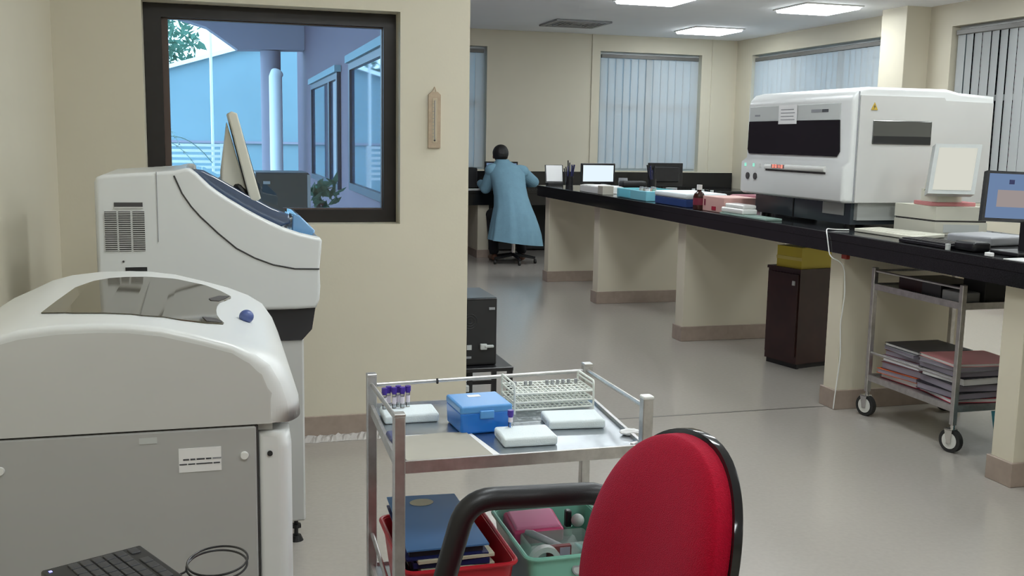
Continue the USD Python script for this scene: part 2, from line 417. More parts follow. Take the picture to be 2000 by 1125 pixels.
# ------------------------------------------------------------------ ceiling lights and air vent
def ceiling_light(x, y, label, group=None):
    t = T('ceiling_light', label, 'ceiling light', (x, y, CEIL), group=group)
    t.p('lamp_frame', cut(bx(x - .305, x + .305, y - .305, y + .305, CEIL - .012, CEIL - .001, .003), bx(x - .285, x + .285, y - .285, y + .285, CEIL - 1, CEIL + 1)), plast_rim)
    t.p('diffuser', bx(x - .284, x + .284, y - .284, y + .284, CEIL - .034, CEIL - .002, .012), lamp_mat, smooth=False)
ceiling_light(5.56, 8.93, 'square white ceiling light panel beside the square pillar at top right')
ceiling_light(5.54, 11.16, 'square white ceiling light panel nearest the back wall')
ceiling_light(3.89, 8.92, 'square white ceiling light panel cut off by the top edge of the picture')
for x, y in ((2.24, 8.92), (2.24, 6.6), (3.89, 6.6), (5.56, 6.6), (2.24, 4.2), (3.89, 4.2), (5.56, 4.2), (0.95, 2.6), (2.6, 1.9), (4.3, 1.9), (0.35, 0.5), (2.4, -0.8), (4.3, -0.8)):  # unseen panels; those near the camera added to brighten sides facing it
    ceiling_light(x, y, 'unseen square ceiling light panel above the room, outside the picture', 'ceiling light panels outside the picture')
t = T('air_vent', 'square grey air vent grille in the ceiling near the back wall', 'air vent', (3.9, 11.15, CEIL))
t.p('vent_frame', cut(bx(3.58, 4.22, 10.83, 11.47, CEIL - .02, CEIL - .001, .004), bx(3.63, 4.17, 10.88, 11.42, CEIL - 1, CEIL + 1)), grey_pl)
t.p('vent_backing', bx(3.63, 4.17, 10.88, 11.42, CEIL - .006, CEIL - .002), slot_dark)
for k in range(5):
    d = .25 - k * .05
    t.p('louver', cut(bx(3.9 - d, 3.9 + d, 11.15 - d, 11.15 + d, CEIL - .018, CEIL - .008), bx(3.9 - d + .022, 3.9 + d - .022, 11.15 - d + .022, 11.15 + d - .022, CEIL - 1, CEIL + 1)), grey_pl)

# ------------------------------------------------------------------ outside the framed window
struct('courtyard_ground', cat_([bx(-14, XE - .157, YW + .162, 30, -.25, -.08), bx(XE - .157, 20, YB + .152, 30, -.25, -.08), bx(XR + .152, 20, -6, YB + .152, -.25, -.08)]), ext_ground)
pr = solo('unseen_portico_roof', 'unseen grey concrete portico roof added to shade the courtyard passage outside the framed window', 'roof', bx(-.9, XE - .158, YW + .165, 11.7, 2.72, 2.86), ext_wall)  # out of view; included to shade the passage and beam
solo('portico_beam', 'grey portico beam with a sloping underside seen through the top of the framed window', 'beam',
     prism_y([(-.9, 2.718), (-.9, 2.66), (-.226, 2.48), (-.041, 2.427), (.269, 2.213), (XE - .158, 2.233), (XE - .158, 2.718)], 11.3, 11.6), ext_wall)
solo('blind_shade_wall', 'added dark wall outside the near right window, dimming the blind and its gaps', 'wall', bx(7.6, 7.8, 3.0, 8.9, -.08, 3.2), mat('added_wall_dark', S(60, 62, 60), .9))  # added wall: dims the right blind and darkens its slat gaps
t = T('courtyard_column', 'round grey column seen through the framed window, white strip added for its lit side', 'column', (.607, 11.45, -.08))
t.p('shaft', cyl((.607, 11.45, -.08), (.607, 11.45, 2.218), .105, 32), ext_wall)
t.p('lit_side_strip', tube([(.648, 11.31, -.08), (.648, 11.31, 1.95), (.665, 11.34, 1.985)], .068, 20), ext_white, label='white strip added for the lit side of the column')  # lit side of the column, built as an added white tube
solo('flag_pole', 'thin bright white pole outside, left half of the framed window', 'pole', cyl((0.0, 13.0, -.08), (0.0, 13.0, 2.9), .017, 12), ext_white)
t = T('courtyard_railing', 'pale horizontal bar railing outside, at lower left of the framed window', 'railing', (-.2, 12.4, -.08))
for k in range(7):
    z = 1.215 - k * .062
    t.p('rail', bx(-.70, .12, 12.385, 12.415, z - .018, z + .012), ext_white)
for x in (-.68, .10):
    t.p('post', bx(x - .02, x + .02, 12.42, 12.46, -.08, 1.23), ext_white)
nb = T('neighbour_building', 'pale blue wall of the neighbouring building with a sloping roof edge', 'building', (0, 17, -.08))
nb.p('wall', prism_y([(-9, -.08), (5, -.08), (5, 3.2), (2.2, 3.06), (.42, 2.60), (-.56, 2.30), (-4, 1.35), (-9, 1.0)], 16.5, 18), ext_blue)
nb.p('roof_edge', prism_y([(5, 3.2), (2.2, 3.06), (.42, 2.60), (-.56, 2.30), (-4, 1.35), (-4, 1.40), (-.56, 2.36), (.42, 2.66), (2.2, 3.12), (5, 3.26)], 16.4, 18.1), ext_white)
nb.p('wall_band', bx(-4, 4.5, 16.46, 16.51, 1.20, 1.235), ext_wall)
def leaf_cloud(n, cen, rad, size, rng):
    vs, fs = [], []
    for k in range(n):
        d = rng.normal(size=3); d /= np.linalg.norm(d); c = np.array(cen) + d * np.array(rad) * rng.uniform(.35, 1) ** .6
        a = rng.normal(size=3); a /= np.linalg.norm(a); b = np.cross(a, rng.normal(size=3)); b /= np.linalg.norm(b) + 1e-9
        L, w = size * rng.uniform(.7, 1.3), size * .38
        o = len(vs); vs += [c - a * L, c + b * w, c + a * L, c - b * w]; fs += [(o, o + 1, o + 2), (o, o + 2, o + 3)]
    return trimesh.Trimesh(vs, fs, process=False)
t = T('courtyard_tree', 'dark leafy tree above the neighbouring roof at top left of the framed window', 'tree', (-1.3, 20, -.08))
t.p('trunk', cyl((-1.3, 20, -.08), (-1.2, 20, 2.6), .14, 12, .07), bark)
t.p('foliage', leaf_cloud(900, (-1.25, 20, 3.0), (1.15, .9, .75), .10, np.random.default_rng(3)), leaf_m, smooth=False, kind='stuff')
t = T('pale_palm', 'pale feathery palm fronds at the left edge of the framed window', 'palm', (-.5, 9.5, -.08))
t.p('trunk', cyl((-.62, 9.5, -.08), (-.55, 9.5, 1.25), .035, 10, .02), bark)
rg = np.random.default_rng(5)
for k in range(11):
    az = rg.uniform(0, 2 * math.pi); L = rg.uniform(.35, .6); up = rg.uniform(.15, .55)
    P = [np.array((-.52, 9.5, 1.25)) + np.array((math.cos(az) * L * u, math.sin(az) * L * u, up * u * 1.6 - .55 * u * u)) for u in np.linspace(0, 1, 9)]
    ms = [tube(P, .004, 4)]
    for i in range(1, 9):
        for s in (-1, 1):
            d = P[i] - P[i - 1]; d /= np.linalg.norm(d); side = np.cross(d, (0, 0, 1)) * s
            a = P[i]; b = a + (side * .7 + d * .6) * .13 * (1.1 - i / 9); wv = d * .008
            ms.append(trimesh.Trimesh([a - wv, a + wv, b, a + np.array((0, 0, .002))], [(0, 1, 2), (1, 3, 2)], process=False))
    t.p('frond', cat_(ms), leaf_p, smooth=False)
t = T('equipment_cabinet', 'charcoal metal cabinet standing outside behind the lower framed window', 'cabinet', (.36, 5.8, -.08))
t.p('body', bx(.205, .49, 5.6, 5.95, -.08, 1.15, .008), plast_dark); t.p('edge_strip', bx(.478, .494, 5.592, 5.602, -.05, 1.14), grey_pl); t.p('badge', bx(.25, .285, 5.594, 5.6, 1.09, 1.105), grey_pl)
t = T('garden_plant', 'small dark spiky plant outside, right of the charcoal cabinet', 'plant', (.62, 6.0, -.08))
t.p('stem', cyl((.62, 6.0, -.08), (.62, 6.0, .85), .02, 8), bark)
t.p('leaves', leaf_cloud(46, (.62, 6.0, 1.0), (.10, .1, .11), .05, np.random.default_rng(9)), leaf_m, smooth=False, kind='stuff')
def outer_window(y0, y1, z0, z1, mids, label):
    t = T('outer_window', label, 'window', (.93, (y0 + y1) / 2, z0)); x = XE - .157
    t.p('frame', cut(bx(x - .03, x, y0, y1, z0, z1, .003), bx(x - 1, x + 1, y0 + .07, y1 - .07, z0 + .05, z1 - .05)), ext_frame)
    t.p('lintel', bx(x - .05, x, y0 - .03, y1 + .03, z1, z1 + .05), ext_blue)  # reflected sky put into the pale blue of this frame top
    for m in mids:
        t.p('mullion', bx(x - .028, x, m - .05, m + .05, z0 + .04, z1 - .04), ext_frame)
    t.p('pane', bx(x - .012, x - .004, y0 + .05, y1 - .05, z0 + .03, z1 - .03), ext_pane)
outer_window(8.12, 10.35, .93, 1.83, [8.75], 'farther dark framed outer window on the courtyard side wall, reflecting sky')
outer_window(5.2, 7.42, .97, 1.85, [], 'nearer dark framed outer window on the courtyard side wall, reflecting sky')

# ------------------------------------------------------------------ benches
PIERS = [(9.31, 9.43), (7.975, 8.095), (6.343, 6.463), (4.515, 4.632), (3.283, 3.403), (2.0, 2.12)]
t = T('lab_bench', 'long laboratory bench with black granite worktop on cream masonry piers', 'lab bench', (3.44, 6, 0))
t.p('worktop', bx(2.98, 3.92, 1.6, 9.50, .868, .912, .004), granite)
for a, b in ((2.98, 3.005), (3.895, 3.92)):
    t.p('apron', bx(a + .001, b - .001, 1.601, 9.499, .811, .869), granite)
for a, b in PIERS:
    q = t.p('pier', bx(3.045, 3.80, a, b, 0, .868, .003), wall_paint)
    t.p('skirting', bx(3.033, 3.812, a - .012, b + .012, 0, .10, .002), skirt_mat, parent=q)
t = T('back_bench', 'lower black topped bench running along the back wall behind the seated person', 'lab bench', (3.8, 11.7, 0))
t.p('worktop', bx(XE + .02, XR - .02, 11.3, YB - .02, .725, .762, .004), granite)
t.p('apron', bx(XE + .02, XR - .02, 11.3, 11.325, .60, .726), granite)
t.p('upstand', bx(XE + .02, XR - .02, YB - .05, YB - .014, .762, .955, .003), granite)
for a in (1.6, 2.86, 4.3, 5.6):
    q = t.p('pier', bx(a, a + .13, 11.34, YB - .03, 0, .725, .003), wall_paint)
    t.p('skirting', bx(a - .01, a + .14, 11.33, YB - .03, 0, .09, .002), skirt_mat, parent=q)
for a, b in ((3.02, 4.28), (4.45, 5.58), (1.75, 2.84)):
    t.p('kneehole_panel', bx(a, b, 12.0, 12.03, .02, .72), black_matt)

# ------------------------------------------------------------------ far analyzer (left, with tilted screen)
fa = T('chemistry_analyzer', 'tall white analyzer with a sloping lid and a tilted screen, under the framed window', 'analyzer', (0, 3.55, 0))
outl = [(-.342, .80), (-.342, 1.20), (-.334, 1.215), (-.317, 1.222), (-.21, 1.229), (-.114, 1.236), (-.085, 1.243), (-.068, 1.243), (-.049, 1.228), (-.013, 1.192), (.012, 1.172), (.039, 1.153), (.093, 1.119), (.148, 1.088), (.202, 1.062), (.258, 1.042), (.305, 1.031), (.320, 1.028), (.326, 1.018), (.324, .99), (.318, .93), (.320, .872), (.317, .83), (.306, .803), (.24, .80)]
inner = [(-.335, .80), (-.335, 1.195), (-.10, 1.205), (-.07, 1.20), (-.02, 1.15), (.039, 1.105), (.148, 1.045), (.27, .99), (.30, .97), (.30, .803)]
fa.p('side_panel', soft_prism_y(outl, 3.30, 3.352, .012), plast_white)
fa.p('side_panel', soft_prism_y(outl, 3.80, 3.852, .012), plast_white)
fa.p('body', prism_y(inner, 3.34, 3.81), plast_white)
fa.p('top_cover', prism_y([(-.338, 1.19), (-.338, 1.212), (-.318, 1.2215), (-.114, 1.2355), (-.085, 1.2405), (-.06, 1.20)], 3.345, 3.806), plast_white)
deck = [(-.06, 1.20), (-.062, 1.236), (-.03, 1.232), (.03, 1.198), (.10, 1.156), (.18, 1.112), (.235, 1.09), (.24, 1.06), (.15, 1.03), (.039, 1.09)]
fa.p('reagent_cover', soft_prism_y(deck, 3.47, 3.795, .008), deck_reflect_blue)
fa.p('deck_plate', prism_y([(-.07, 1.19), (-.055, 1.216), (-.01, 1.172), (.039, 1.135), (.148, 1.072), (.258, 1.026), (.312, 1.012), (.312, .98)], 3.352, 3.80), deck_reflect_blue)
fa.p('front_flap', soft_prism_y([(.246, 1.03), (.25, 1.088), (.272, 1.084), (.322, 1.034), (.318, 1.0)], 3.50, 3.79, .006), mat('flap_reflect_blue', S(120, 170, 215), 0.12, coat_weight=1.0))  # flap colour carries the lighter blue of the window reflection
fa.p('front_panel', prism_y([(.29, .803), (.306, .803), (.317, .83), (.320, .872), (.318, .93), (.324, .99), (.325, 1.018), (.318, 1.026), (.30, 1.0)], 3.35, 3.802), plast_white)
seam = [(-.115, 1.221), (-.093, 1.167), (-.068, 1.128), (-.042, 1.097), (.01, 1.045), (.063, .998), (.118, .967), (.173, .945), (.24, .931), (.316, .929)]
fa.p('lid_seam', tube([(x, 3.2995, z) for x, z in seam], .0026, 6), seam_mat)
fa.p('panel_seam', bx(-.1665, -.1645, 3.2985, 3.301, 1.02, 1.232), grey_pl)
fa.p('handle_slot', bx(-.288, -.207, 3.2985, 3.301, 1.126, 1.140), slot_dark); fa.p('handle_lip', bx(-.288, -.207, 3.296, 3.300, 1.122, 1.127), plast_grey)
for x0 in (-.316, -.277, -.237):
    q = fa.p('vent_grille', bx(x0, x0 + .034, 3.2988, 3.3005, .993, 1.113), slot_dark)
    fa.p('vent_slat', cat_([bx(x0, x0 + .034, 3.2965, 3.2995, .9945 + k * .0063, .9945 + k * .0063 + .0026) for k in range(19)]), plast_grey, parent=q, kind='stuff')
fa.p('rating_label', bx(-.262, -.200, 3.2982, 3.3004, .932, .944), black_matt); fa.p('screw', cyl((-.267, 3.301, .962), (-.267, 3.297, .962), .003, 10), slot_dark)
fa.p('dark_base', prism_y([(-.33, .70), (-.33, .80), (.306, .803), (.294, .73), (.262, .695)], 3.33, 3.82), plast_dark)
fa.p('stand_cabinet', bx(-.34, .268, 3.335, 3.82, .085, .70, .006), plast_grey)
fa.p('stand_door', bx(-.20, .20, 3.330, 3.336, .12, .66, .002), plast_grey)
for x in (-.30, .240):
    for y in (3.39, 3.77):
        q = fa.p('levelling_foot', cat_([cyl((x, y, 0), (x, y, .018), .024, 16, .016), cyl((x, y, .018), (x, y, .09), .007, 10)]), black_pl)
        fa.p('lock_nut', cyl((x, y, .045), (x, y, .056), .018, 6), black_pl, parent=q)
scr = soft_prism_y([(.047, 1.413), (.060, 1.420), (.077, 1.414), (.147, 1.142), (.131, 1.130), (.112, 1.135)], 3.47, 3.76, .006)
q = fa.p('touch_screen', scr, beige_pl, label='tilted beige touch screen seen edge on')
fa.p('glass_face', prism_y([(.079, 1.40), (.081, 1.40), (.148, 1.15), (.146, 1.15)], 3.49, 3.74), black_gloss, parent=q)
fa.p('rear_housing', soft_prism_y([(.045, 1.385), (.112, 1.135), (.02, 1.17), (.022, 1.22)], 3.50, 3.72, .01), beige_pl, parent=q)
fa.p('screen_arm', cat_([tube(bend([(.055, 3.53, 1.13), (.07, 3.50, 1.19), (.10, 3.50, 1.15)], .03), .010, 8), tube(bend([(.08, 3.56, 1.10), (.09, 3.50, 1.18), (.115, 3.50, 1.12)], .03), .008, 8), bx(.03, .12, 3.53, 3.68, 1.09, 1.15, .005)]), black_pl)

# ------------------------------------------------------------------ near analyzer (bottom left)
na = T('centrifuge_cabinet', 'large light grey cabinet analyzer with arched smoked lid and blue button, nearest on the left', 'analyzer', (-.2, 2.4, 0))
px = np.array([-.585, -.55, -.52, -.48, -.44, -.39, -.345, -.28, -.21, -.16, -.10, -.03, .03, .08, .115, .14, .155, .158])
pz = np.array([.80, .875, .912, .938, .956, .980, .992, .999, 1.0, .9975, .989, .970, .952, .931, .908, .87, .83, .793])
top = list(zip(px, pz))
def arch(x):
    return float(np.interp(x, px, pz))
def corner(m, y0, x0, xm, cut_, depth):
    """Rounds the near vertical corner in plan: pulls in what lies right of x0."""
    v = m.vertices.copy(); d = np.clip((v[:, 1] - y0) / depth, 0, 1); lim = xm - cut_ * (1 - np.sqrt(np.clip(1 - (1 - d) ** 2, 0, 1)))
    w = v[:, 0] > x0; v[w, 0] = x0 + (v[w, 0] - x0) * ((lim - x0) / (xm - x0))[w]; m.vertices = v; return m
MID = [2.0 + .085 * (1 - math.cos(a)) for a in np.linspace(.55, math.pi / 2, 9)]
na.p('cover', corner(soft_prism_y(top[::-1] + [(-.585, .792)], 2.0, 2.78, .012, 6, MID), 2.0, .02, .158, .056, .085), plast_white, smooth=50)
na.p('cover_side', corner(prism_y([(-.584, .795)] + [(x, z) for x, z in zip(*[px[1:-2], pz[1:-2] - .016])] + [(.140, .83), (.142, .795)], 1.9985, 2.004), 2.0, .02, .158, .056, .085), plast_grey)
na.p('side_door', bx(-.584, .068, 2.000, 2.02, .03, .7905, .003), mat('side_door_grey', S(172, 172, 170), 0.42, noise=(3, 0.02)))
na.p('body', bx(-.582, .10, 2.021, 2.77, .03, .79), plast_grey)
na.p('front_column', corner(soft_prism_y([(.072, .03), (.135, .03), (.1385, .10), (.1385, .74), (.134, .775), (.072, .777)], 2.003, 2.775, .010, 4, [2.003 + .06 * (1 - math.cos(a)) for a in np.linspace(.65, math.pi / 2, 7)]), 2.003, .085, .1385, .026, .06), plast_white, smooth=50)
na.p('plinth', bx(-.56, .11, 2.03, 2.75, 0, .031), plast_dark)
na.p('door_seam', bx(-.583, .0705, 2.0035, 2.012, .7895, .7945), seam_mat)
na.p('column_seam', bx(.0685, .0720, 2.004, 2.012, .03, .79), seam_mat)
lid = [(-.331, 2.175), (-.322, 2.316), (-.307, 2.50), (-.275, 2.585), (-.244, 2.625), (-.17, 2.648), (-.088, 2.675), (-.027, 2.685), (.010, 2.655), (.034, 2.610), (.034, 2.585), (.020, 2.52), (.008, 2.472), (.001, 2.40), (-.001, 2.34), (.000, 2.283), (.006, 2.235), (.014, 2.205), (.012, 2.192), (-.024, 2.150), (-.072, 2.121), (-.138, 2.105), (-.213, 2.115), (-.27, 2.130)]
na.p('smoked_lid', drape(lid, lambda x: arch(x) + .0005, .0022, .012), smoke, smooth=20)
na.p('lid_notch', drape([(-.017, 2.475), (.006, 2.56), (.031, 2.60), (.020, 2.54), (.006, 2.48), (-.012, 2.455)], lambda x: arch(x) + .0029, .001, .01), slot_dark)
na.p('lid_notch', drape([(-.029, 2.205), (.000, 2.228), (.011, 2.206), (.004, 2.190), (-.020, 2.168)], lambda x: arch(x) + .0029, .001, .01), slot_dark)
btn = trimesh.creation.icosphere(3, .0160); btn.apply_scale((1, 1, .95)); btn.apply_translation((.063, 2.335, arch(.063) + .0105))
na.p('lid_button', btn, btn_blue, label='round blue lid button')
q = na.p('sticker', bx(-.076, .002, 1.9985, 2.0005, .708, .755), paper)
xs = -.068
for w in (.011, .009, .015, .010, .016):
    na.p('sticker_print', bx(xs, xs + w, 1.998, 1.9987, .7315, .7345), ink if xs < -.02 else ink_soft, parent=q); xs += w + .0022
xs = -.075
for w in (.014, .013, .030, .012):
    na.p('sticker_print', bx(xs, xs + w, 1.998, 1.9987, .7225, .7250), ink, parent=q); xs += w + .0018
na.p('small_label', bx(-.146, -.114, 1.9985, 2.0005, .7685, .7800), lt_grey)
for x in (.045, -.386):
    na.p('door_plug', cyl((x, 2.001, .734), (x, 1.995, .734), .0085, 20, .007), plast_rim)
na.p('lock', cyl((.0935, 2.004, .734), (.0935, 1.9995, .734), .0052, 16), black_matt)

# ------------------------------------------------------------------ keyboard and the side table that carries it
t = T('side_table', 'small table below the picture that carries the black keyboard', 'table', (0, 1.0, 0))
t.p('table_top', bx(-.35, .12, .75, 1.34, .69, .7245, .003), lt_grey)
for x in (-.32, .09):
    for y in (.78, 1.31):
        t.p('leg', bx(x - .018, x + .018, y - .018, y + .018, 0, .69), steel)
KA = math.degrees(math.atan2(-.134, .068))
kb = T('keyboard', 'black computer keyboard at the bottom left corner with a coiled cable', 'keyboard', (-.116, 1.545, .745), rz=KA, local=True)
# local x runs along the keyboard, local y towards the left short end's far side: rows along x, depth along -y
def kbx(a, b, c, d, z0, z1, r=.003):
    return rbx(a, b, -d, -c, z0, z1, r)
kb.p('case', hull(*[np.array((x, -y, z)) + _ico * .004 for x in (.004, .446) for y in (.004, .138) for z in (-.016, .000)]), black_pl)
for r_ in range(6):
    y0 = .011 + r_ * .0163 + (0.003 if r_ else 0); n = 20
    for k in range(n):
        x0 = .010 + k * .0212
        if r_ == 0 and k % 5 == 1:
            continue
        kb.p('key', rbx(x0, x0 + .0188, -(y0 + .0138), -y0, .001, .0062, .0016), plast_dark, smooth=25)
kb.p('status_light', bx(.012, .017, -.135, -.131, .003, .0046), led_blue)
kloc = np.array((-.116, 1.545, .745)); ca, sa = math.cos(math.radians(-KA)), math.sin(math.radians(-KA))
def to_kb(w):
    w = np.asarray(w, float) - kloc; return np.column_stack([w[:, 0] * ca - w[:, 1] * sa, w[:, 0] * sa + w[:, 1] * ca, w[:, 2]])
a = np.linspace(0, 2 * math.pi, 60, endpoint=False)
rings_ = []
for k in range(2):
    rings_.append(tube(to_kb(np.column_stack([-.008 + .001 * k + .0420 * np.cos(a), 1.468 + .004 * k + .050 * np.sin(a), .738 + .005 * k + .002 * np.sin(a + k)])), .0016, 7, closed=True))
rings_.append(tube(to_kb(bend([(-.090, 1.43, .742), (-.066, 1.432, .741), (-.050, 1.455, .738), (-.050, 1.468, .738)], .012, 5)), .0016, 7))
kb.p('cable', cat_(rings_), black_pl)

# ------------------------------------------------------------------ steel trolley in the middle
FL, FR, RL, RR = (.371, 2.14), (.946, 2.14), (.385, 2.64), (.984, 2.64)
tr = T('steel_trolley', 'stainless steel trolley with foam racks and a wire tube rack, behind the red chair', 'trolley', (.67, 2.4, 0))
for (x, y), zt in ((FL, .757), (FR, .765), (RL, .730), (RR, .732)):
    q = tr.p('post', bx(x - .0125, x + .0125, y - .0125, y + .0125, .085, zt, .002), steel)
    tr.p('post_cap', bx(x - .0132, x + .0132, y - .0132, y + .0132, zt - .002, zt + .006, .002), steel if (x, y) != FR else plast_rim, parent=q)
    w = tr.p('caster', cat_([cyl((x - .012, y, .042), (x + .012, y, .042), .042, 22)]), rubber)
    tr.p('caster_fork', cat_([bx(x - .017, x - .013, y - .015, y + .015, .035, .088), bx(x + .013, x + .017, y - .015, y + .015, .035, .088), bx(x - .017, x + .017, y - .015, y + .015, .082, .09)]), chrome, parent=w)
def quad(z0, z1, d=0.0):
    return prism_z([(FL[0] + d, FL[1] + d), (FR[0] - d, FR[1] + d), (RR[0] - d, RR[1] - d), (RL[0] + d, RL[1] - d)], z0, z1)
tr.p('top_shelf', quad(.640, .645, .004), steel_sheet)
def edge(a, b, z0, z1, w=.004):
    a, b = np.array(a), np.array(b); d = b - a; d /= np.linalg.norm(d); n = np.array((-d[1], d[0])) * w
    return prism_z([a + n, b + n, b - n, a - n], z0, z1)
for a, b in ((FL, FR), (FR, RR), (RR, RL), (RL, FL)):
    tr.p('shelf_edge', edge(a, b, .627, .654), steel); tr.p('lower_shelf_edge', edge(a, b, .192, .216), steel)
tr.p('lower_shelf', quad(.205, .210, .004), steel_sheet)
for a, b, za, zb in ((RL, RR, .704, .716), (RL, FL, .706, .742), (RR, FR, .716, .742)):
    tr.p('guard_rail', cyl((*a, za), (*b, zb), .0055, 12), steel)
for a, b, za, zb in ((RL, FL, .30, .30), (RR, FR, .30, .30)):
    tr.p('lower_rail', cyl((*a, za), (*b, zb), .0055, 12), steel)
tr.p('rail_screw', cyl((.557, 2.632, .7085), (.561, 2.632, .7085), .0075, 10), black_matt)

def foam_rack(name_lab, x0, x1, y0, y1, rz, tubes=()):
    c = ((x0 + x1) / 2, (y0 + y1) / 2, .6452); w, d = (x1 - x0) / 2, (y1 - y0) / 2
    f_ = T('foam_rack', name_lab, 'foam rack', c, rz=rz, local=True)
    f_.p('slab', rbx(-w, w, -d, d, 0, .0235, .007), foam, smooth=60)
    for s in (-1, 1):
        f_.p('end_recess', bx(s * w - .0006, s * w + .0006, -d * .5, d * .5, .008, .016), lt_grey)
    return f_
foam_rack('white foam rack holding a row of purple capped tubes, at the left of the trolley', .392, .530, 2.462, 2.560, -1)
foam_rack('white foam rack with a single upright tube at the front middle of the trolley', .628, .758, 2.208, 2.312, -2)
foam_rack('plain white foam rack at the right of the trolley, under the wire rack', .778, .922, 2.322, 2.425, -6)

def blood_tube(x, y, z, lab, group=None, h=.045, tilt=0):
    b = T('blood_tube', lab, 'blood tube', (x, y, z), group=group)
    b.p('tube_body', cyl((x, y, z), (x, y, z + h), .0052, 14), tube_clear)
    b.p('cap', cat_([cyl((x, y, z + h - .002), (x, y, z + h + .011), .0074, 14), cyl((x, y, z + h - .006), (x, y, z + h - .002), .0058, 14)]), purple_cap)
    b.p('tube_label', cyl((x, y, z + .012), (x, y, z + .030), .0055, 14), tube_label)
for k, (x, y) in enumerate(((.401, 2.525), (.414, 2.541), (.426, 2.527), (.439, 2.543), (.447, 2.527), (.463, 2.538))):
    blood_tube(x, y, .6690, f'{ORD[k]} purple capped blood tube from the left in the left foam rack', 'purple capped tubes in the left foam rack', .043)
blood_tube(.667, 2.300, .6690, 'single purple capped blood tube standing beside the blue box', None, .030)

# wire test tube rack
x0, x1, y0, y1 = .732, .948, 2.490, 2.612
wr_ = T('wire_rack', 'white coated wire test tube rack with three tiers at the back of the trolley', 'tube rack', (.84, 2.55, .645))
R_ = .0030
def loop(z, xa=x0, xb=x1):
    return tube(bend([(xa + .02, y0, z), (xb, y0, z), (xb, y1, z), (xa, y1, z), (xa, y0, z), (xa + .02, y0, z)], .006, 4), R_, 7)
for x in (x0, x1):
    wr_.p('end_frame', tube(bend([(x, y0 - .001, .6455), (x, y0 - .001, .724), (x, y1 + .001, .724), (x, y1 + .001, .6455)], .010, 5), R_, 8), wire_white)
    wr_.p('end_bar', cyl((x, y0, .713), (x, y1, .713), R_ * .8, 7), wire_white)
for z in (.656, .675, .698):
    q = wr_.p('tier_frame', loop(z), wire_white)
    g = [cyl((x, y0, z), (x, y1, z), .0021, 5) for x in np.linspace(x0, x1, 17)[1:-1]]
    g += [cyl((x0, y, z), (x1, y, z), .0019, 5) for y in np.linspace(y0, y1, 6)[1:-1]]
    wr_.p('tier_grid', cat_(g), wire_white, parent=q)
for k, x in enumerate((.757, .786, .800, .846, .861, .876, .891, .907, .928)):
    tb = T('micro_tube', f'{ORD[k]} small dark capped tube from the left in the wire rack', 'tube', (x, 2.573, .672), group='small tubes in the wire rack')
    tb.p('tube_body', cyl((x, 2.573, .675), (x, 2.573, .703), .0042, 10), tube_clear); tb.p('cap', cyl((x, 2.573, .702), (x, 2.573, .711), .0046, 10), grey_pl)

bb = T('blue_box', 'translucent blue plastic box with a lid at the middle of the trolley', 'box', (.614, 2.40, .6455), rz=3, local=True)
bb.p('box_body', hull(*[np.array((x * .056, y * .056, .008)) + _ico2 * .008 for x in (-1, 1) for y in (-1, 1)], *[np.array((x * .060, y * .060, .048)) + _ico2 * .005 for x in (-1, 1) for y in (-1, 1)]), blue_box_m, smooth=60)
bb.p('lid', hull(*[np.array((x * .060, y * .060, z)) + _ico2 * .006 for x in (-1, 1) for y in (-1, 1) for z in (.056, .064)]), blue_lid_m, smooth=60)
bb.p('latch', rbx(-.018, .018, -.072, -.064, .038, .058, .003), blue_lid_m); bb.p('lid_sticker', bx(-.02, .012, .02, .04, .0700, .0706), paper)
fo = T('file_folder', 'grey brown cardboard folder with white sheets, at the front left of the trolley', 'folder', (.48, 2.24, .6455))
fo.p('sheet', prism_z([(.402, 2.356), (.580, 2.350), (.606, 2.150), (.39, 2.16)], .6455, .6475), paper)
fo.p('cover', prism_z([(.392, 2.335), (.45, 2.338), (.51, 2.347), (.568, 2.338), (.586, 2.144), (.402, 2.146), (.390, 2.156)], .6475, .6515), board)
solo('crumpled_tissue', 'small crumpled white tissue at the right end of the trolley top', 'tissue', trimesh.Trimesh(*(lambda s: (s.vertices * (.026, .018, .008) * (0.7 + .5 * meshkit.fbm(s.vertices * 3 + 5)[:, None]) + (.955, 2.252, .652), s.faces))(trimesh.creation.icosphere(3))), paper, smooth=True)
solo('tissue_scrap', 'tiny white scrap beside the right front trolley edge', 'scrap', rot(bx(.925, .955, 2.175, 2.185, .6455, .649), .5, (0, 0, 1), (.94, 2.18, .645)), paper)
solo('blue_pouch', 'small slate blue pouch under the left trolley rail', 'pouch', rbx(.352 + .025, .412, 2.29, 2.36, .6455, .662, .007), mat('slate_blue', S(84, 88, 124), .5))

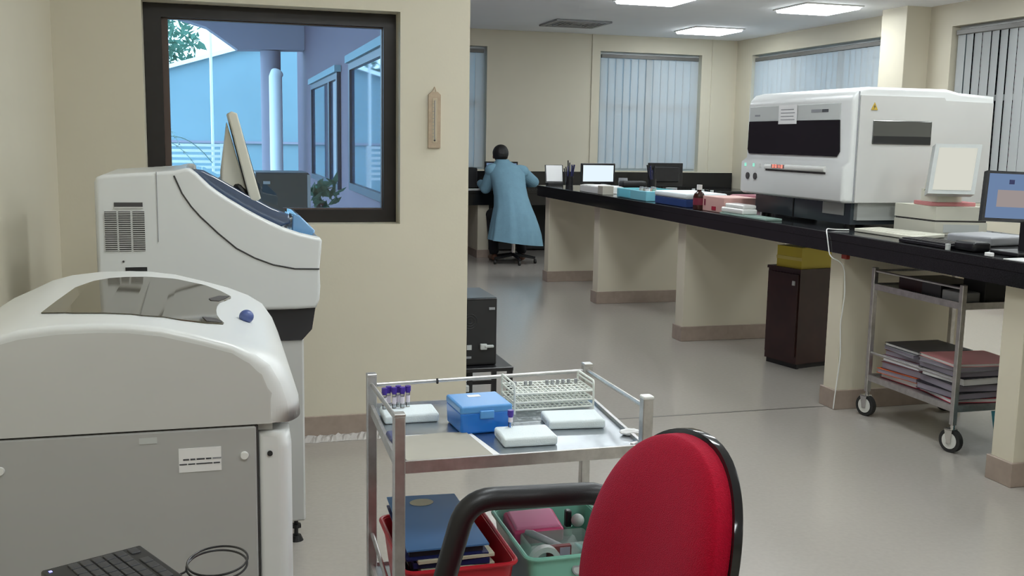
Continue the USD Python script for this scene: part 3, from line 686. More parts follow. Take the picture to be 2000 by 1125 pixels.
# baskets on the lower shelf
def basket(name, label, xa, xb, ya, yb, z0, z1, mt, th=.003, taper=.022):
    def rr(x0_, x1_, y0_, y1_, r):
        return np.array(Polygon(sbox(x0_ + r, y0_ + r, x1_ - r, y1_ - r)).buffer(r, 5).exterior.coords)[:-1]
    rings = [rr(xa + taper, xb - taper, ya + taper, yb - taper, .02), rr(xa, xb, ya, yb, .025)]
    rin = [rr(xa + th, xb - th, ya + th, yb - th, .023), rr(xa + taper + th, xb - taper - th, ya + taper + th, yb - taper - th, .018)]
    zs = [z0, z1, z1, z0 + th]; R4 = [rings[0], rings[1], rin[0], rin[1]]; n = len(R4[0])
    v = np.vstack([np.column_stack([r, np.full(n, z)]) for r, z in zip(R4, zs)]); f = []
    for i in range(3):
        for j in range(n):
            j2 = (j + 1) % n; a_, b_, c_, d_ = i * n + j, i * n + j2, (i + 1) * n + j2, (i + 1) * n + j; f += [(a_, b_, c_), (a_, c_, d_)]
    v = np.vstack([v, [((xa + xb) / 2, (ya + yb) / 2, z0), ((xa + xb) / 2, (ya + yb) / 2, z0 + th)]]); c0, c1 = 4 * n, 4 * n + 1
    for j in range(n):
        j2 = (j + 1) % n; f += [(j2, j, c0), (3 * n + j, 3 * n + j2, c1)]
    m = trimesh.Trimesh(v, f); m.fix_normals()
    t = T(name, label, 'basket', ((xa + xb) / 2, (ya + yb) / 2, z0))
    t.p('basket_body', m, mt)
    rim = rr(xa - .004, xb + .004, ya - .004, yb + .004, .027)
    t.p('rim', tube(np.column_stack([rim, np.full(len(rim), z1)]), .0055, 8, closed=True), mt)
    return t
rb_ = basket('red_basket', 'red plastic basket full of files on the lower trolley shelf', .392, .648, 2.165, 2.52, .211, .386, red_basket)
mb_ = basket('mint_basket', 'mint green plastic basket of small supplies on the lower trolley shelf', .682, .938, 2.172, 2.505, .211, .386, mint_basket)
mb_.p('badge', rot(cyl((.80, 2.177, .349), (.80, 2.1712, .352), .013, 20), 0, (0, 0, 1)), grey_pl); mb_.p('badge_face', cyl((.80, 2.1735, .349), (.80, 2.1700, .3515), .0095, 20), lt_grey)
zz = .217
stk = [('navy folder', navy, .030, 0), ('maroon folder', maroon, .026, 3), ('grey paper pad', lt_grey, .016, -4), ('navy booklet', navy, .024, 4), ('maroon booklet', maroon, .014, -2), ('white paper bundle', paper, .012, 5), ('dark folder', dark_file, .014, -5), ('cream envelope', cream, .012, 6), ('dark blue folder', navy, .016, -2), ('cream paper bundle', cream, .010, 3)]
for k, (nm, mt, th, ang) in enumerate(stk):
    w = .078 + .0015 * k; y0_, y1_ = 2.22 + .004 * (k % 3), 2.47
    body = rot(bx(.515 - w, .515 + w, y0_, y1_, zz, zz + th - .001, .001), math.radians(ang), (0, 0, 1), (.515, 2.34, 0))
    solo('paper_file', f'{nm}, layer {k + 1} from the bottom in the red basket', 'file', body, mt); zz += th
bi = T('blue_binder', 'blue binder with a pale oval label on top of the stack in the red basket', 'binder', (.48, 2.36, zz))
th = math.radians(7)
def tilt(m):
    return rot(m, th, (1, 0, 0), (.48, 2.36, zz))
zz0 = zz + .013
bi.p('cover', tilt(prism_z([(.402, 2.500), (.574, 2.490), (.598, 2.225), (.404, 2.225)], zz0 + .024, zz0 + .028)), binder_blue)
bi.p('pages', tilt(prism_z([(.410, 2.492), (.564, 2.480), (.586, 2.235), (.412, 2.235)], zz0 + .006, zz0 + .023)), dark_file)
bi.p('back_cover', tilt(prism_z([(.402, 2.500), (.574, 2.490), (.598, 2.225), (.404, 2.225)], zz0 + .001, zz0 + .005)), navy)
ov = lathe([(0, .0008), (.03, .0008), (.03, 0), (0, 0)], n=32); ov.apply_scale((1, .62, 1)); ov.apply_translation((.482, 2.455, zz0 + .0282)); bi.p('oval_label', tilt(ov), cream)
pk = T('pink_case', 'pink plastic case lying at the back of the mint basket', 'case', (.77, 2.43, .33))
pk.p('case_body', rot(rbx(.70, .835, 2.37, 2.475, .345, .385, .008), math.radians(10), (1, 0, 0), (.77, 2.42, .36)), pink_rim); pk.p('case_lid', rot(rbx(.708, .827, 2.378, 2.467, .378, .391, .006), math.radians(10), (1, 0, 0), (.77, 2.42, .36)), pink_pl)
ct = T('clear_tray', 'clear plastic tray holding a grey marker in the mint basket', 'tray', (.80, 2.33, .33))
ct.p('tray_body', cut(rbx(.715, .885, 2.275, 2.368, .315, .375, .008), bx(.719, .881, 2.279, 2.364, .32, .5)), clear_pl)
solo('grey_marker', 'thick grey marker lying diagonally in the clear tray', 'marker', tube([(.728, 2.357, .379), (.74, 2.345, .378), (.80, 2.287, .360)], .0085, 12, radii=(.006, .0095, .0085)), grey_pl)
solo('tape_roll', 'white tape roll standing at the front of the mint basket', 'tape roll', cut(rot(cyl((.742, 2.232, .348), (.742, 2.252, .348), .039, 30), 0, (0, 0, 1)), cyl((.742, 2.2, .348), (.742, 2.3, .348), .026, 30)), lt_grey)
cb = T('small_carton', 'small carton with a dark red and white label behind the tape roll', 'carton', (.775, 2.265, .3))
cb.p('carton_body', bx(.755, .815, 2.258, 2.272, .340, .376, .001), kraft); cb.p('carton_label', bx(.785, .811, 2.2565, 2.2585, .344, .372), lilac_page)
db = T('pump_bottle', 'pale pump bottle with a black neck in the back right corner of the mint basket', 'bottle', (.875, 2.44, .25))
db.p('bottle_body', lathe([(0, 0), (.028, 0), (.03, .004), (.03, .08), (.02, .10), (.012, .105), (0, .105)], (.868, 2.440, .222)), lt_grey); db.p('bottle_top', cat_([cyl((.868, 2.440, .32), (.868, 2.440, .352), .012, 14)]), mint_basket); db.p('pump', rbx(.860, .876, 2.43, 2.45, .350, .395, .004), black_pl)
pk2 = trimesh.creation.icosphere(3, .017); pk2.apply_translation((.888, 2.42, .372))
solo('white_ball', 'pale round stopper beside the pump bottle', 'stopper', pk2, lt_grey)
solo('teal_packet', 'teal sachet at the right side inside the mint basket', 'packet', rot(bx(.845, .90, 2.20, 2.33, .335, .341, .001), .5, (0, 1, 0), (.87, 2.26, .338)), mat('aqua_packet', S(110, 178, 178), .4))
solo('grey_pen', 'thin dark pen lying in the mint basket in front of the sachet', 'pen', cyl((.80, 2.26, .338), (.845, 2.215, .345), .003, 8), dark_file)

# ------------------------------------------------------------------ red office chair
CA = 184.0
ch = T('office_chair', 'red fabric office chair with black armrests in the foreground', 'chair', (.50, 1.55, 0), rz=0, local=True)
# local +x is the direction the sitter faces; rotated about z below
CX = np.array((.742, 1.568)); A0 = math.radians(183.0); ch.loc[:] = 0
def cl(m):
    """Chair frame (x = forward, y = sitter's left, origin under the backrest) to the chair's Xform."""
    m = m.copy(); m.apply_transform(trimesh.transformations.rotation_matrix(A0, (0, 0, 1))); m.apply_translation((CX[0] - .50, CX[1] - 1.55, 0)); return m
def back_shape(u, v):
    """u across (-1..1), v up (0..1): centre line of the backrest, and its half width."""
    z = .415 + .455 * v
    lean = -.056 * (2 * v - 1)
    half = .218
    return z, lean, half
def backrest(front, th_edge, th_mid, grow):
    nu, nv = 26, 30; V = []; F = []
    for iv in range(nv + 1):
        tv = iv / nv; v = 0.5 - 0.5 * math.cos(math.pi * tv)
        for iu in range(nu + 1):
            u = -math.cos(math.pi * iu / nu)
            V.append((u, v))
    def ringpt(u, v, side):
        # superellipse outline
        a_ = u; b_ = 2 * v - 1; e = 2.2
        k = max(abs(a_), abs(b_), 1e-6); rr = (abs(a_) ** e + abs(b_) ** e) ** (1 / e); s = k / rr if rr > 1e-6 else 1
        a2, b2 = a_ * s, b_ * s
        z, lean, half = back_shape(a2, (b2 + 1) / 2)
        d = max(0, 1 - max(abs(a_), abs(b_)) ** 3.5)
        y = a2 * (half + grow); zc = .611 + b2 * (.232 + grow)
        x = lean + .035 * a2 * a2 * .8
        return (x + (th_edge + (th_mid - th_edge) * d ** .6) * side, y, zc)
    n1 = len(V); P = [ringpt(u, v, front) for u, v in V]; Q = [ringpt(u, v, 0) for u, v in V]
    for iv in range(nv):
        for iu in range(nu):
            a_ = iv * (nu + 1) + iu; b_, c_, d_ = a_ + 1, a_ + nu + 2, a_ + nu + 1
            F += [(a_, b_, c_), (a_, c_, d_), (n1 + a_, n1 + c_, n1 + b_), (n1 + a_, n1 + d_, n1 + c_)]
    rim = [i for i in range(nu + 1)] + [iv * (nu + 1) + nu for iv in range(1, nv + 1)] + [nv * (nu + 1) + iu for iu in range(nu - 1, -1, -1)] + [iv * (nu + 1) for iv in range(nv - 1, 0, -1)]
    for i in range(len(rim)):
        a_, b_ = rim[i], rim[(i + 1) % len(rim)]; F += [(a_, n1 + a_, n1 + b_), (a_, n1 + b_, b_)]
    m = trimesh.Trimesh(P + Q, F); m.merge_vertices(); m.fix_normals(); return m
q = ch.p('backrest_cushion', cl(backrest(1, .026, .062, 0.0)), red_fabric, smooth=70)
ch.p('backrest_shell', cl(backrest(-1, .014, .034, .008)), black_gloss, smooth=50)
def arm(s):
    y = s * .305
    pts = bend([(.325, y * .86, .40), (.325, y, .47), (.272, y, .660), (-.03, y, .646), (-.045, y, .52), (.01, y * .84, .40)], .055, 8)
    m = tube(pts, .0228, 14); return m
for s in (-1, 1):
    ch.p('armrest', cl(arm(s)), arm_rubber, smooth=60)
ch.p('seat', cl(rbx(-.02, .46, -.235, .235, .40, .475, .036, True)), red_fabric, smooth=60)
ch.p('seat_pan', cl(rbx(0, .44, -.21, .21, .375, .41, .012)), black_pl)
ch.p('back_bracket', cl(tube(bend([(.10, 0, .385), (-.09, 0, .385), (-.08, 0, .60)], .05, 6), .02, 10)), black_pl)
ch.p('gas_lift', cl(cyl((.2, 0, .12), (.2, 0, .38), .025, 18)), black_gloss)
for k in range(5):
    an = k * 2 * math.pi / 5 + .3; e = np.array((.2 + .28 * math.cos(an), .28 * math.sin(an)))
    ch.p('base_leg', cl(tube([(.2, 0, .12), (*(e * .5 + np.array((.1, 0))), .105), (*e, .075)], .018, 10, radii=(.026, .02, .015))), black_pl)
    w = ch.p('caster', cl(cyl((e[0] - .012 * math.sin(an), e[1] + .012 * math.cos(an), .026), (e[0] + .012 * math.sin(an), e[1] - .012 * math.cos(an), .026), .026, 18)), rubber)

# ------------------------------------------------------------------ wall things and floor tape
th_ = T('wall_thermometer', 'pale wooden thermometer board hanging on the cream wall right of the window', 'thermometer', (.948, YW - .01, 1.29))
th_.p('board', cat_([prism_y([(.921, 1.302), (.976, 1.302), (.976, 1.535), (.962, 1.548), (.935, 1.548), (.921, 1.535)], YW - .014, YW - .001)]), wood_pale)
th_.p('hanging_loop', tube(bend([(.940, YW - .006, 1.545), (.949, YW - .006, 1.572), (.957, YW - .006, 1.545)], .006, 5), .0022, 6), wood_pale)
th_.p('scale_plate', bx(.938, .960, YW - .0155, YW - .0135, 1.325, 1.52, .001), mat('scale_ivory', S(190, 176, 150), .5))
th_.p('glass_column', cyl((.949, YW - .0165, 1.338), (.949, YW - .0165, 1.51), .0018, 8), grey_pl); th_.p('bulb', trimesh.Trimesh(trimesh.creation.icosphere(2, .0042).vertices + (.949, YW - .0165, 1.335), trimesh.creation.icosphere(2).faces), ink)
for k in range(10):
    th_.p('scale_mark', bx(.939, .9465, YW - .0158, YW - .0152, 1.35 + k * .016, 1.3515 + k * .016), ink_soft)
n = 60; xs_ = np.linspace(.30, 1.09, n); rg = np.random.default_rng(11); V = []; F = []
for i, x in enumerate(xs_):
    w0 = 4.500 + rg.normal() * .004; h1 = .004 + abs(rg.normal()) * .010
    for y, z in ((w0, .001), (4.535, h1), (4.566, .010 + abs(rg.normal()) * .008)):
        V.append((x, y, z))
for i in range(n - 1):
    for j in range(2):
        a_ = i * 3 + j; F += [(a_, a_ + 3, a_ + 4), (a_, a_ + 4, a_ + 1)]
tp = trimesh.Trimesh(V, F, process=False); tp2 = tp.copy(); tp2.vertices = tp2.vertices + (0, 0, -.0007); tp2.invert()
solo('floor_tape', 'strip of shiny crinkled clear tape along the skirting below the cream wall', 'tape', cat_([tp, tp2]), clear_tape, smooth=False)

# ------------------------------------------------------------------ computer tower on its black stand
st = T('computer_stand', 'low black metal stand carrying a computer tower at the end of the cream wall', 'stand', (1.24, 4.98, 0))
st.p('stand_top', bx(1.115, 1.400, 4.79, 5.12, .215, .236, .003), black_pl)
for x in (1.130, 1.385):
    for y in (4.805, 5.105):
        st.p('leg', bx(x - .012, x + .012, y - .012, y + .012, .0, .216), black_pl)
st.p('cross_bar', bx(1.13, 1.385, 5.09, 5.105, .08, .1), black_pl); st.p('side_panel', bx(1.118, 1.205, 4.84, 4.85, .03, .215), black_matt)
pc = T('computer_tower', 'black computer tower seen from behind on the low stand by the wall end', 'computer', (1.23, 4.98, .236))
pc.p('case', bx(1.125, 1.327, 4.85, 5.20, .238, .572, .004), black_pl)
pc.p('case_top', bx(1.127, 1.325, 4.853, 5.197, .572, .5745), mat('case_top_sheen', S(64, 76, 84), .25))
pc.p('rear_plate', bx(1.135, 1.318, 4.846, 4.851, .25, .562), black_matt)
pc.p('fan_grille', cat_([torus(r_, .002, (0, 0, 0), 24, 5) for r_ in (.012, .024, .036)]).apply_transform(trimesh.transformations.rotation_matrix(math.pi / 2, (1, 0, 0))).apply_translation((1.19, 4.845, .46)), plast_dark)
for x, z, w, h, mt in ((1.175, .318, .024, .024, lt_grey), (1.285, .515, .030, .012, grey_pl), (1.172, .275, .026, .010, grey_pl), (1.150, .50, .022, .018, slot_dark), (1.150, .42, .020, .022, slot_dark)):
    pc.p('port', bx(x, x + w, 4.841, 4.847, z, z + h), mt)
pc.p('plug', cat_([rbx(1.24, 1.275, 4.826, 4.846, .318, .348, .005), rbx(1.262, 1.308, 4.822, 4.84, .328, .342, .005)]), lt_grey)
solo('white_plug', 'white plug hanging below the stand top under the computer tower', 'plug', cat_([rbx(1.150, 1.168, 4.80, 4.818, .168, .192, .004), rbx(1.158, 1.180, 4.80, 4.82, .115, .150, .006), tube([(1.16, 4.81, .215), (1.159, 4.81, .19), (1.165, 4.81, .15), (1.17, 4.81, .12)], .004, 6)]), lt_grey)

# ------------------------------------------------------------------ cabinet under the bench
cbt = T('dark_cabinet', 'dark reddish brown wooden cabinet under the long bench', 'cabinet', (3.40, 5.52, 0))
ax, ay, bx_, by = 3.268, 5.66, 3.338, 5.39
cbt.p('carcass', prism_z([(3.282, 5.65), (3.343, 5.388), (3.71, 5.472), (3.66, 5.735)], .03, .590), wood_dark)
cbt.p('cabinet_top', prism_z([(3.276, 5.658), (3.339, 5.380), (3.718, 5.466), (3.665, 5.743)], .590, .607), wood_dark)
def on_front(u0, u1, z0, z1, d0, d1):
    A_, B_ = np.array((3.282, 5.65)), np.array((3.343, 5.388)); d = B_ - A_; n_ = np.array((d[1], -d[0])); n_ /= np.linalg.norm(n_)
    n_ = n_ if n_[0] < 0 else -n_
    return prism_z([A_ + d * u0 + n_ * d0, A_ + d * u1 + n_ * d0, A_ + d * u1 + n_ * d1, A_ + d * u0 + n_ * d1], z0, z1)
cbt.p('door', on_front(.04, .97, .075, .575, .0, .012), wood_dark); cbt.p('plinth', on_front(.02, .99, 0, .03, -.03, -.012), black_matt)
cbt.p('feet', prism_z([(3.30, 5.63), (3.352, 5.405), (3.70, 5.48), (3.65, 5.72)], 0, .03), black_matt)
cbt.p('lock', on_front(.82, .90, .508, .535, .012, .018), lt_grey)
yb_ = T('yellow_carton', 'yellow carton on top of the dark cabinet under the bench', 'carton', (3.42, 5.5, .607))
yb_.p('carton_body', prism_z([(3.305, 5.60), (3.352, 5.40), (3.60, 5.455), (3.555, 5.66)], .607, .735), yellow_pl)
yb_.p('carton_tape', prism_z([(3.302, 5.602), (3.350, 5.398), (3.352, 5.40), (3.305, 5.60)], .655, .675), mat('pale_yellow_tape', S(216, 200, 110), .4))

# ------------------------------------------------------------------ right hand trolley under the bench
rt = T('file_trolley', 'stainless steel trolley on castors with stacked files, under the bench at right', 'trolley', (3.36, 4.05, 0))
PX0, PX1, PY0, PY1 = 3.130, 3.60, 3.742, 4.372
for x in (PX0, PX1):
    for y in (PY0, PY1):
        rt.p('post', bx(x - .012, x + .012, y - .012, y + .012, .125, .752, .002), steel)
        wy = y + .004; s = .6
        w = rt.p('caster', rot(cyl((x - .013, wy, .053), (x + .013, wy, .053), .053, 26), .25, (0, 0, 1), (x, wy, 0)), rubber)
        rt.p('hub', rot(cat_([cyl((x - .0145, wy, .053), (x + .0145, wy, .053), .037, 24)]), .25, (0, 0, 1), (x, wy, 0)), wheel_hub, parent=w)
        rt.p('fork', rot(cat_([prism_x([(wy - .016, .105), (wy + .024, .105), (wy + .01, .04), (wy - .01, .04)], x - .020, x - .016), prism_x([(wy - .016, .105), (wy + .024, .105), (wy + .01, .04), (wy - .01, .04)], x + .016, x + .020), bx(x - .02, x + .02, wy - .016, wy + .024, .10, .106), cyl((x, y, .10), (x, y, .13), .010, 10)]), .25, (0, 0, 1), (x, wy, 0)), chrome, parent=w)
for z in (.195, .655):
    rt.p('shelf', bx(PX0, PX1, PY0, PY1, z + .006, z + .011), steel_sheet)
    for a in ((PX0 - .008, PX0 + .004, PY0, PY1), (PX1 - .004, PX1 + .008, PY0, PY1), (PX0, PX1, PY0 - .008, PY0 + .004), (PX0, PX1, PY1 - .004, PY1 + .008)):
        rt.p('shelf_edge', bx(*a, z - .012, z + .018), steel)
for z in (.325, .735):
    rt.p('guard_rail', cyl((PX0, PY0, z), (PX0, PY1, z), .006, 10), steel)
rt.p('guard_rail', cyl((PX0, PY1, .735), (PX1, PY1, .735), .006, 10), steel); rt.p('guard_rail', cyl((PX1, PY0, .735), (PX1, PY1, .735), .006, 10), steel)
rg = np.random.default_rng(21)
def pile(x0, x1, y0, y1, z, rows, where):
    for k, (nm, mt, th) in enumerate(rows):
        dx, dy, an = rg.uniform(-.018, .018), rg.uniform(-.014, .014), rg.uniform(-8, 8)
        t = T('stacked_file', f'{nm}, layer {k + 1} from the bottom, {where}', 'file', ((x0 + x1) / 2, (y0 + y1) / 2, z))
        R1 = lambda m: rot(m, math.radians(an), (0, 0, 1), ((x0 + x1) / 2, (y0 + y1) / 2, z))
        c = .0022
        t.p('cover', R1(cat_([bx(x0 + dx, x1 + dx, y0 + dy, y1 + dy, z + .0003, z + c), bx(x0 + dx, x1 + dx, y0 + dy, y1 + dy, z + th - c, z + th - .0003)])), mt)
        t.p('pages', R1(bx(x0 + dx + .004, x1 + dx - .012, y0 + dy + .005, y1 + dy - .005, z + c, z + th - c)), lilac_page if k % 3 else paper)
        z += th
    return z
zf = pile(3.165, 3.47, 4.075, 4.335, .2075, [('red and white file', red_pl, .028), ('orange bag file', orange_pl, .024), ('maroon file', kraft, .034), ('pale file', lilac_page, .030), ('upper maroon file', kraft, .026), ('grey file', grey_pl, .018), ('black topped file', dark_file, .016)], 'far stack on right trolley')
pile(3.165, 3.50, 3.775, 4.045, .2075, [('red edged file', red_pl, .020), ('pale edged dark file', dark_file, .030), ('dark binder', dark_file, .034), ('lilac edged binder', dark_file, .034), ('upper dark binder', dark_file, .030), ('grey file', grey_pl, .020), ('rose coloured file', rose_file, .016)], 'near stack on right trolley')
solo('brown_carton', 'dark brown box on the top shelf of the right trolley, farther half', 'carton', bx(3.17, 3.42, 4.06, 4.24, .6665, .725, .002), wood_dark)
solo('grey_carton', 'dark grey box in the middle of the top shelf of the right trolley', 'carton', bx(3.155, 3.45, 3.92, 4.05, .6665, .728, .002), plast_dark)
solo('shaded_shelf_block', 'added dark block for the shaded contents at near right of right trolley top shelf', 'case', bx(3.26, 3.58, 3.76, 3.905, .6665, .785, .004), black_matt)  # put in to darken the shaded stretch beside the post
solo('silver_case', 'silver grey case at the near end of the top shelf of the right trolley', 'case', rbx(3.15, 3.25, 3.775, 3.905, .6665, .712, .006), grey_pl)
solo('teal_bin', 'teal plastic bin on the floor behind the nearest bench pier', 'bin', cut(hull(*[np.array((x, y, .004)) + _ico * .004 for x in (3.26, 3.46) for y in (3.455, 3.60)], *[np.array((x, y, .205)) + _ico * .004 for x in (3.245, 3.475) for y in (3.445, 3.64)]), hull(*[np.array((x, y, .02)) for x in (3.265, 3.455) for y in (3.46, 3.595)], *[np.array((x, y, .3)) for x in (3.245, 3.475) for y in (3.44, 3.645)])), teal_pl)

# ------------------------------------------------------------------ big analyzer on the bench
X0 = 3.12; YA, YZ = 4.685, 5.775
ba = T('bench_analyzer', 'big light grey analyzer with a dark front window standing on the long bench', 'analyzer', (3.5, 5.2, .912))
XB = 4.02
prof = [(X0 + .02, 1.045), (X0, 1.06), (X0, 1.235), (X0 + .035, 1.262), (X0 + .035, 1.57), (X0 + .045, 1.60), (X0 + .075, 1.632), (X0 + .13, 1.645), (3.72, 1.645), (3.80, 1.628), (XB, 1.615), (XB, 1.045)]
ba.p('housing', soft_prism_y(prof, YA, YZ, .018), plast_white, smooth=40)
ba.p('side_cover', prism_y([(X0 + .075, 1.05), (X0 + .075, 1.60), (3.70, 1.60), (3.71, 1.585), (XB - .01, 1.58), (XB - .01, 1.05)], YA - .006, YA + .02), plast_grey)
ba.p('side_seam', bx(X0 + .066, X0 + .071, YA - .003, YA + .002, 1.05, 1.62), grey_pl)
q = ba.p('side_window', bx(3.275, 3.632, YA - .0095, YA - .004, 1.352, 1.475, .003), mat('side_window_dark', S(74, 76, 74), .12, coat_weight=1.0)); ba.p('window_shelf', bx(3.28, 3.627, YA - .0105, YA - .0085, 1.356, 1.395), mat('side_window_black', S(40, 42, 44), .15), parent=q)
tri = prism_y([(3.257, 1.527), (3.297, 1.527), (3.277, 1.566)], YA - .0085, YA - .005)
q = ba.p('warning_sign', tri, mat('warning_yellow', S(190, 160, 60), .5), smooth=False, label='small yellow warning triangle'); ba.p('warning_bolt', prism_y([(3.279, 1.556), (3.272, 1.543), (3.277, 1.543), (3.273, 1.531), (3.283, 1.546), (3.278, 1.546)], YA - .0092, YA - .0084), ink, parent=q)
FX = X0 + .035
ba.p('front_window', prism_x([(4.80, 1.285), (4.775, 1.31), (4.79, 1.475), (5.745, 1.475), (5.75, 1.31), (5.735, 1.285)], FX - .006, FX + .01), black_gloss)
ba.p('header_strip', bx(FX - .004, FX + .01, 4.79, 5.745, 1.475, 1.563, .002), lt_grey)
for y, w in ((4.90, .06), (4.965, .10)):
    ba.p('brand_print', bx(FX - .005, FX - .0038, y, y + w, 1.518, 1.534), ink_soft if w > .08 else ink)
ba.p('brand_print', bx(FX - .005, FX - .0038, 5.62, 5.68, 1.505, 1.515), ink_soft)
pn = ba.p('paper_notice', bx(FX - .009, FX - .007, 5.205, 5.40, 1.458, 1.565), paper)
for k in range(4):
    ba.p('notice_writing', bx(FX - .0096, FX - .009, 5.225 + .012 * (k % 2), 5.375, 1.480 + k * .019, 1.4845 + k * .019), ink_soft, parent=pn)
ba.p('drawer_groove', bx(X0 - .0015, X0 + .002, 4.845, 5.47, 1.190, 1.199), slot_dark); ba.p('drawer_lip', soft_prism_y([(X0 + .002, 1.199), (X0 - .012, 1.203), (X0 - .012, 1.226), (X0 + .002, 1.232)], 4.845, 5.47, .004), plast_rim)
ba.p('display', bx(X0 - .0135, X0 - .0115, 5.245, 5.385, 1.207, 1.228), mat('display_pink', S(150, 120, 118), .4))
for k, y in enumerate((5.26, 5.29, 5.325, 5.355)):
    seg = [bx(X0 - .0145, X0 - .0132, y + .0, y + .003, 1.210, 1.225), bx(X0 - .0145, X0 - .0132, y + .014, y + .017, 1.210, 1.225)] + ([] if k == 1 else [bx(X0 - .0145, X0 - .0132, y, y + .017, z, z + .003) for z in (1.209, 1.2165, 1.224)])
    ba.p('red_digit', cat_(seg), led_red)
for y in (5.70, 5.60, 5.52):
    ba.p('status_light', bx(X0 - .002, X0 + .001, y, y + .022, 1.208, 1.228), led_green if y > 5.55 else plast_rim)
ba.p('status_light', bx(X0 - .002, X0 + .001, 4.845, 4.865, 1.203, 1.222), plast_rim)
for y in (5.585, 5.675):
    ba.p('port', rot(cyl((X0 + .002, y, 1.152), (X0 - .006, y, 1.152), .020, 18), 0, (0, 0, 1)), slot_dark)
ba.p('lower_base', bx(X0 + .10, XB - .04, YA + .06, YZ - .03, .930, 1.05), mat('base_blue_grey', S(70, 80, 88), .25)); ba.p('base_seam', bx(X0 + .097, X0 + .101, 5.30, 5.312, .93, 1.045), black_matt)
ba.p('base_paper', bx(X0 + .094, X0 + .097, 4.80, 5.0, .975, 1.044), lt_grey); ba.p('base_box', bx(X0 + .12, X0 + .38, YA + .03, YA + .065, .955, 1.044), lt_grey)
for x in (X0 + .14, XB - .10):
    for y in (YA + .12, YZ - .10):
        ba.p('foot', cyl((x, y, .912), (x, y, .932), .03, 16), black_pl)

# ------------------------------------------------------------------ right end of the bench: printer, screens, keyboard, odds
pt = T('stacked_printer', 'beige two tier box printer on the bench below the cream screen', 'printer', (3.5, 4.25, .912))
q1 = [(3.425, 4.655), (3.43, 4.34), (3.68, 4.27), (3.74, 4.60)]
def shrink(q, k):
    c_ = np.mean(q, 0); return [tuple(c_ + (np.array(p_) - c_) * k) for p_ in q]
pt.p('lower_unit', prism_z(q1, .913, .976), beige_pl); pt.p('gap', prism_z(shrink(q1, .97), .975, .986), slot_dark); pt.p('upper_unit', prism_z(q1, .985, 1.052), beige_pl)
pt.p('front_panel', prism_z([(3.47, 4.3265), (3.64, 4.279), (3.642, 4.286), (3.472, 4.3335)], .925, .965), lt_grey)
solo('rose_folder', 'pink and maroon folders lying on the beige printer under the cream screen', 'folder', rot(bx(3.45, 3.68, 4.36, 4.55, 1.0525, 1.072, .002), -.2, (0, 0, 1), (3.56, 4.45, 1)), rose_file)
cs = T('cream_screen', 'pale beige flat screen with a cream lit display on the printer', 'monitor', (3.55, 4.42, 1.0725))
def scr_frame(A_, B_, C_, D_, th):
    """Slab with front corners A (top left), B (top right), C (bottom right), D (bottom left)."""
    A_, B_, C_, D_ = map(lambda v: np.array(v, float), (A_, B_, C_, D_)); n_ = np.cross(B_ - A_, D_ - A_); n_ /= np.linalg.norm(n_)
    return A_, B_, C_, D_, n_
def slab(A_, B_, C_, D_, i0, d0, d1):
    A_, B_, C_, D_, n_ = scr_frame(A_, B_, C_, D_, 0)
    u, v = (B_ - A_) / np.linalg.norm(B_ - A_), (D_ - A_) / np.linalg.norm(D_ - A_)
    P_ = [A_ + (u + v) * i0, B_ + (-u + v) * i0, C_ + (-u - v) * i0, D_ + (u - v) * i0]
    return hull([p + n_ * d for p in P_ for d in (d0, d1)])
A_, B_, D_ = np.array((3.432, 4.38, 1.361)), np.array((3.640, 4.30, 1.361)), np.array((3.366, 4.33, 1.118)); C_ = B_ + D_ - A_
cs.p('case', slab(A_, B_, C_, D_, 0, .001, .055), lt_grey); cs.p('display', slab(A_, B_, C_, D_, .020, -.001, .0005), screen_cream)
cs.p('rear_bulge', slab(A_ + np.array((.03, .03, -.03)), B_ + np.array((-.03, .04, -.03)), C_ + np.array((-.03, .04, .04)), D_ + np.array((.03, .04, .04)), 0, .05, .09), beige_pl)
cs.p('foot', bx(3.46, 3.60, 4.37, 4.50, 1.0725, 1.135), beige_pl)
ms = T('blue_screen', 'black framed computer screen showing a blue desktop at the right edge', 'monitor', (3.2, 3.5, .912))
A_, B_, D_ = np.array((2.985 + .012, 3.50, 1.256)), np.array((3.40, 3.38, 1.245)), np.array((2.950 + .012, 3.47, 1.058)); C_ = B_ + D_ - A_
ms.p('frame', slab(A_, B_, C_, D_, 0, .001, .03), black_pl); q = ms.p('display', slab(A_, B_, C_, D_, .011, -.0006, .0008), screen_blue)
e1, e2 = (B_ - A_), (D_ - A_)
ms.p('window_panel', slab(A_ + e1 * .12 + e2 * .38, A_ + e1 * .82 + e2 * .38, A_ + e1 * .82 + e2 * .72, A_ + e1 * .12 + e2 * .72, 0, -.0014, -.0005), screen_pale, parent=q)
ms.p('icon', slab(A_ + e1 * .22 + e2 * .17, A_ + e1 * .27 + e2 * .17, A_ + e1 * .27 + e2 * .26, A_ + e1 * .22 + e2 * .26, 0, -.0014, -.0005), navy, parent=q)
ms.p('stand_neck', bx(3.17, 3.23, 3.46, 3.49, .93, 1.10), black_pl); ms.p('stand_base', rbx(3.09, 3.31, 3.40, 3.56, .9125, .93, .006), black_pl)
wk = T('white_keyboard', 'off white keyboard lying at the bench edge in front of the printer', 'keyboard', (3.2, 4.3, .912))
wk.p('case', hull(*[np.array((x, y, z)) + _ico * .003 for (x, y) in ((3.125, 4.555), (3.30, 4.60), (3.375, 4.20), (3.135, 4.10)) for z in (.916, .927)]), beige_pl)
wk.p('keys', cat_([bx(3.150 + .019 * r_, 3.167 + .019 * r_, 4.19 + k * .0185, 4.207 + k * .0185, .9295, .932) for r_ in range(6) for k in range(18)]), beige_pl, kind='stuff')
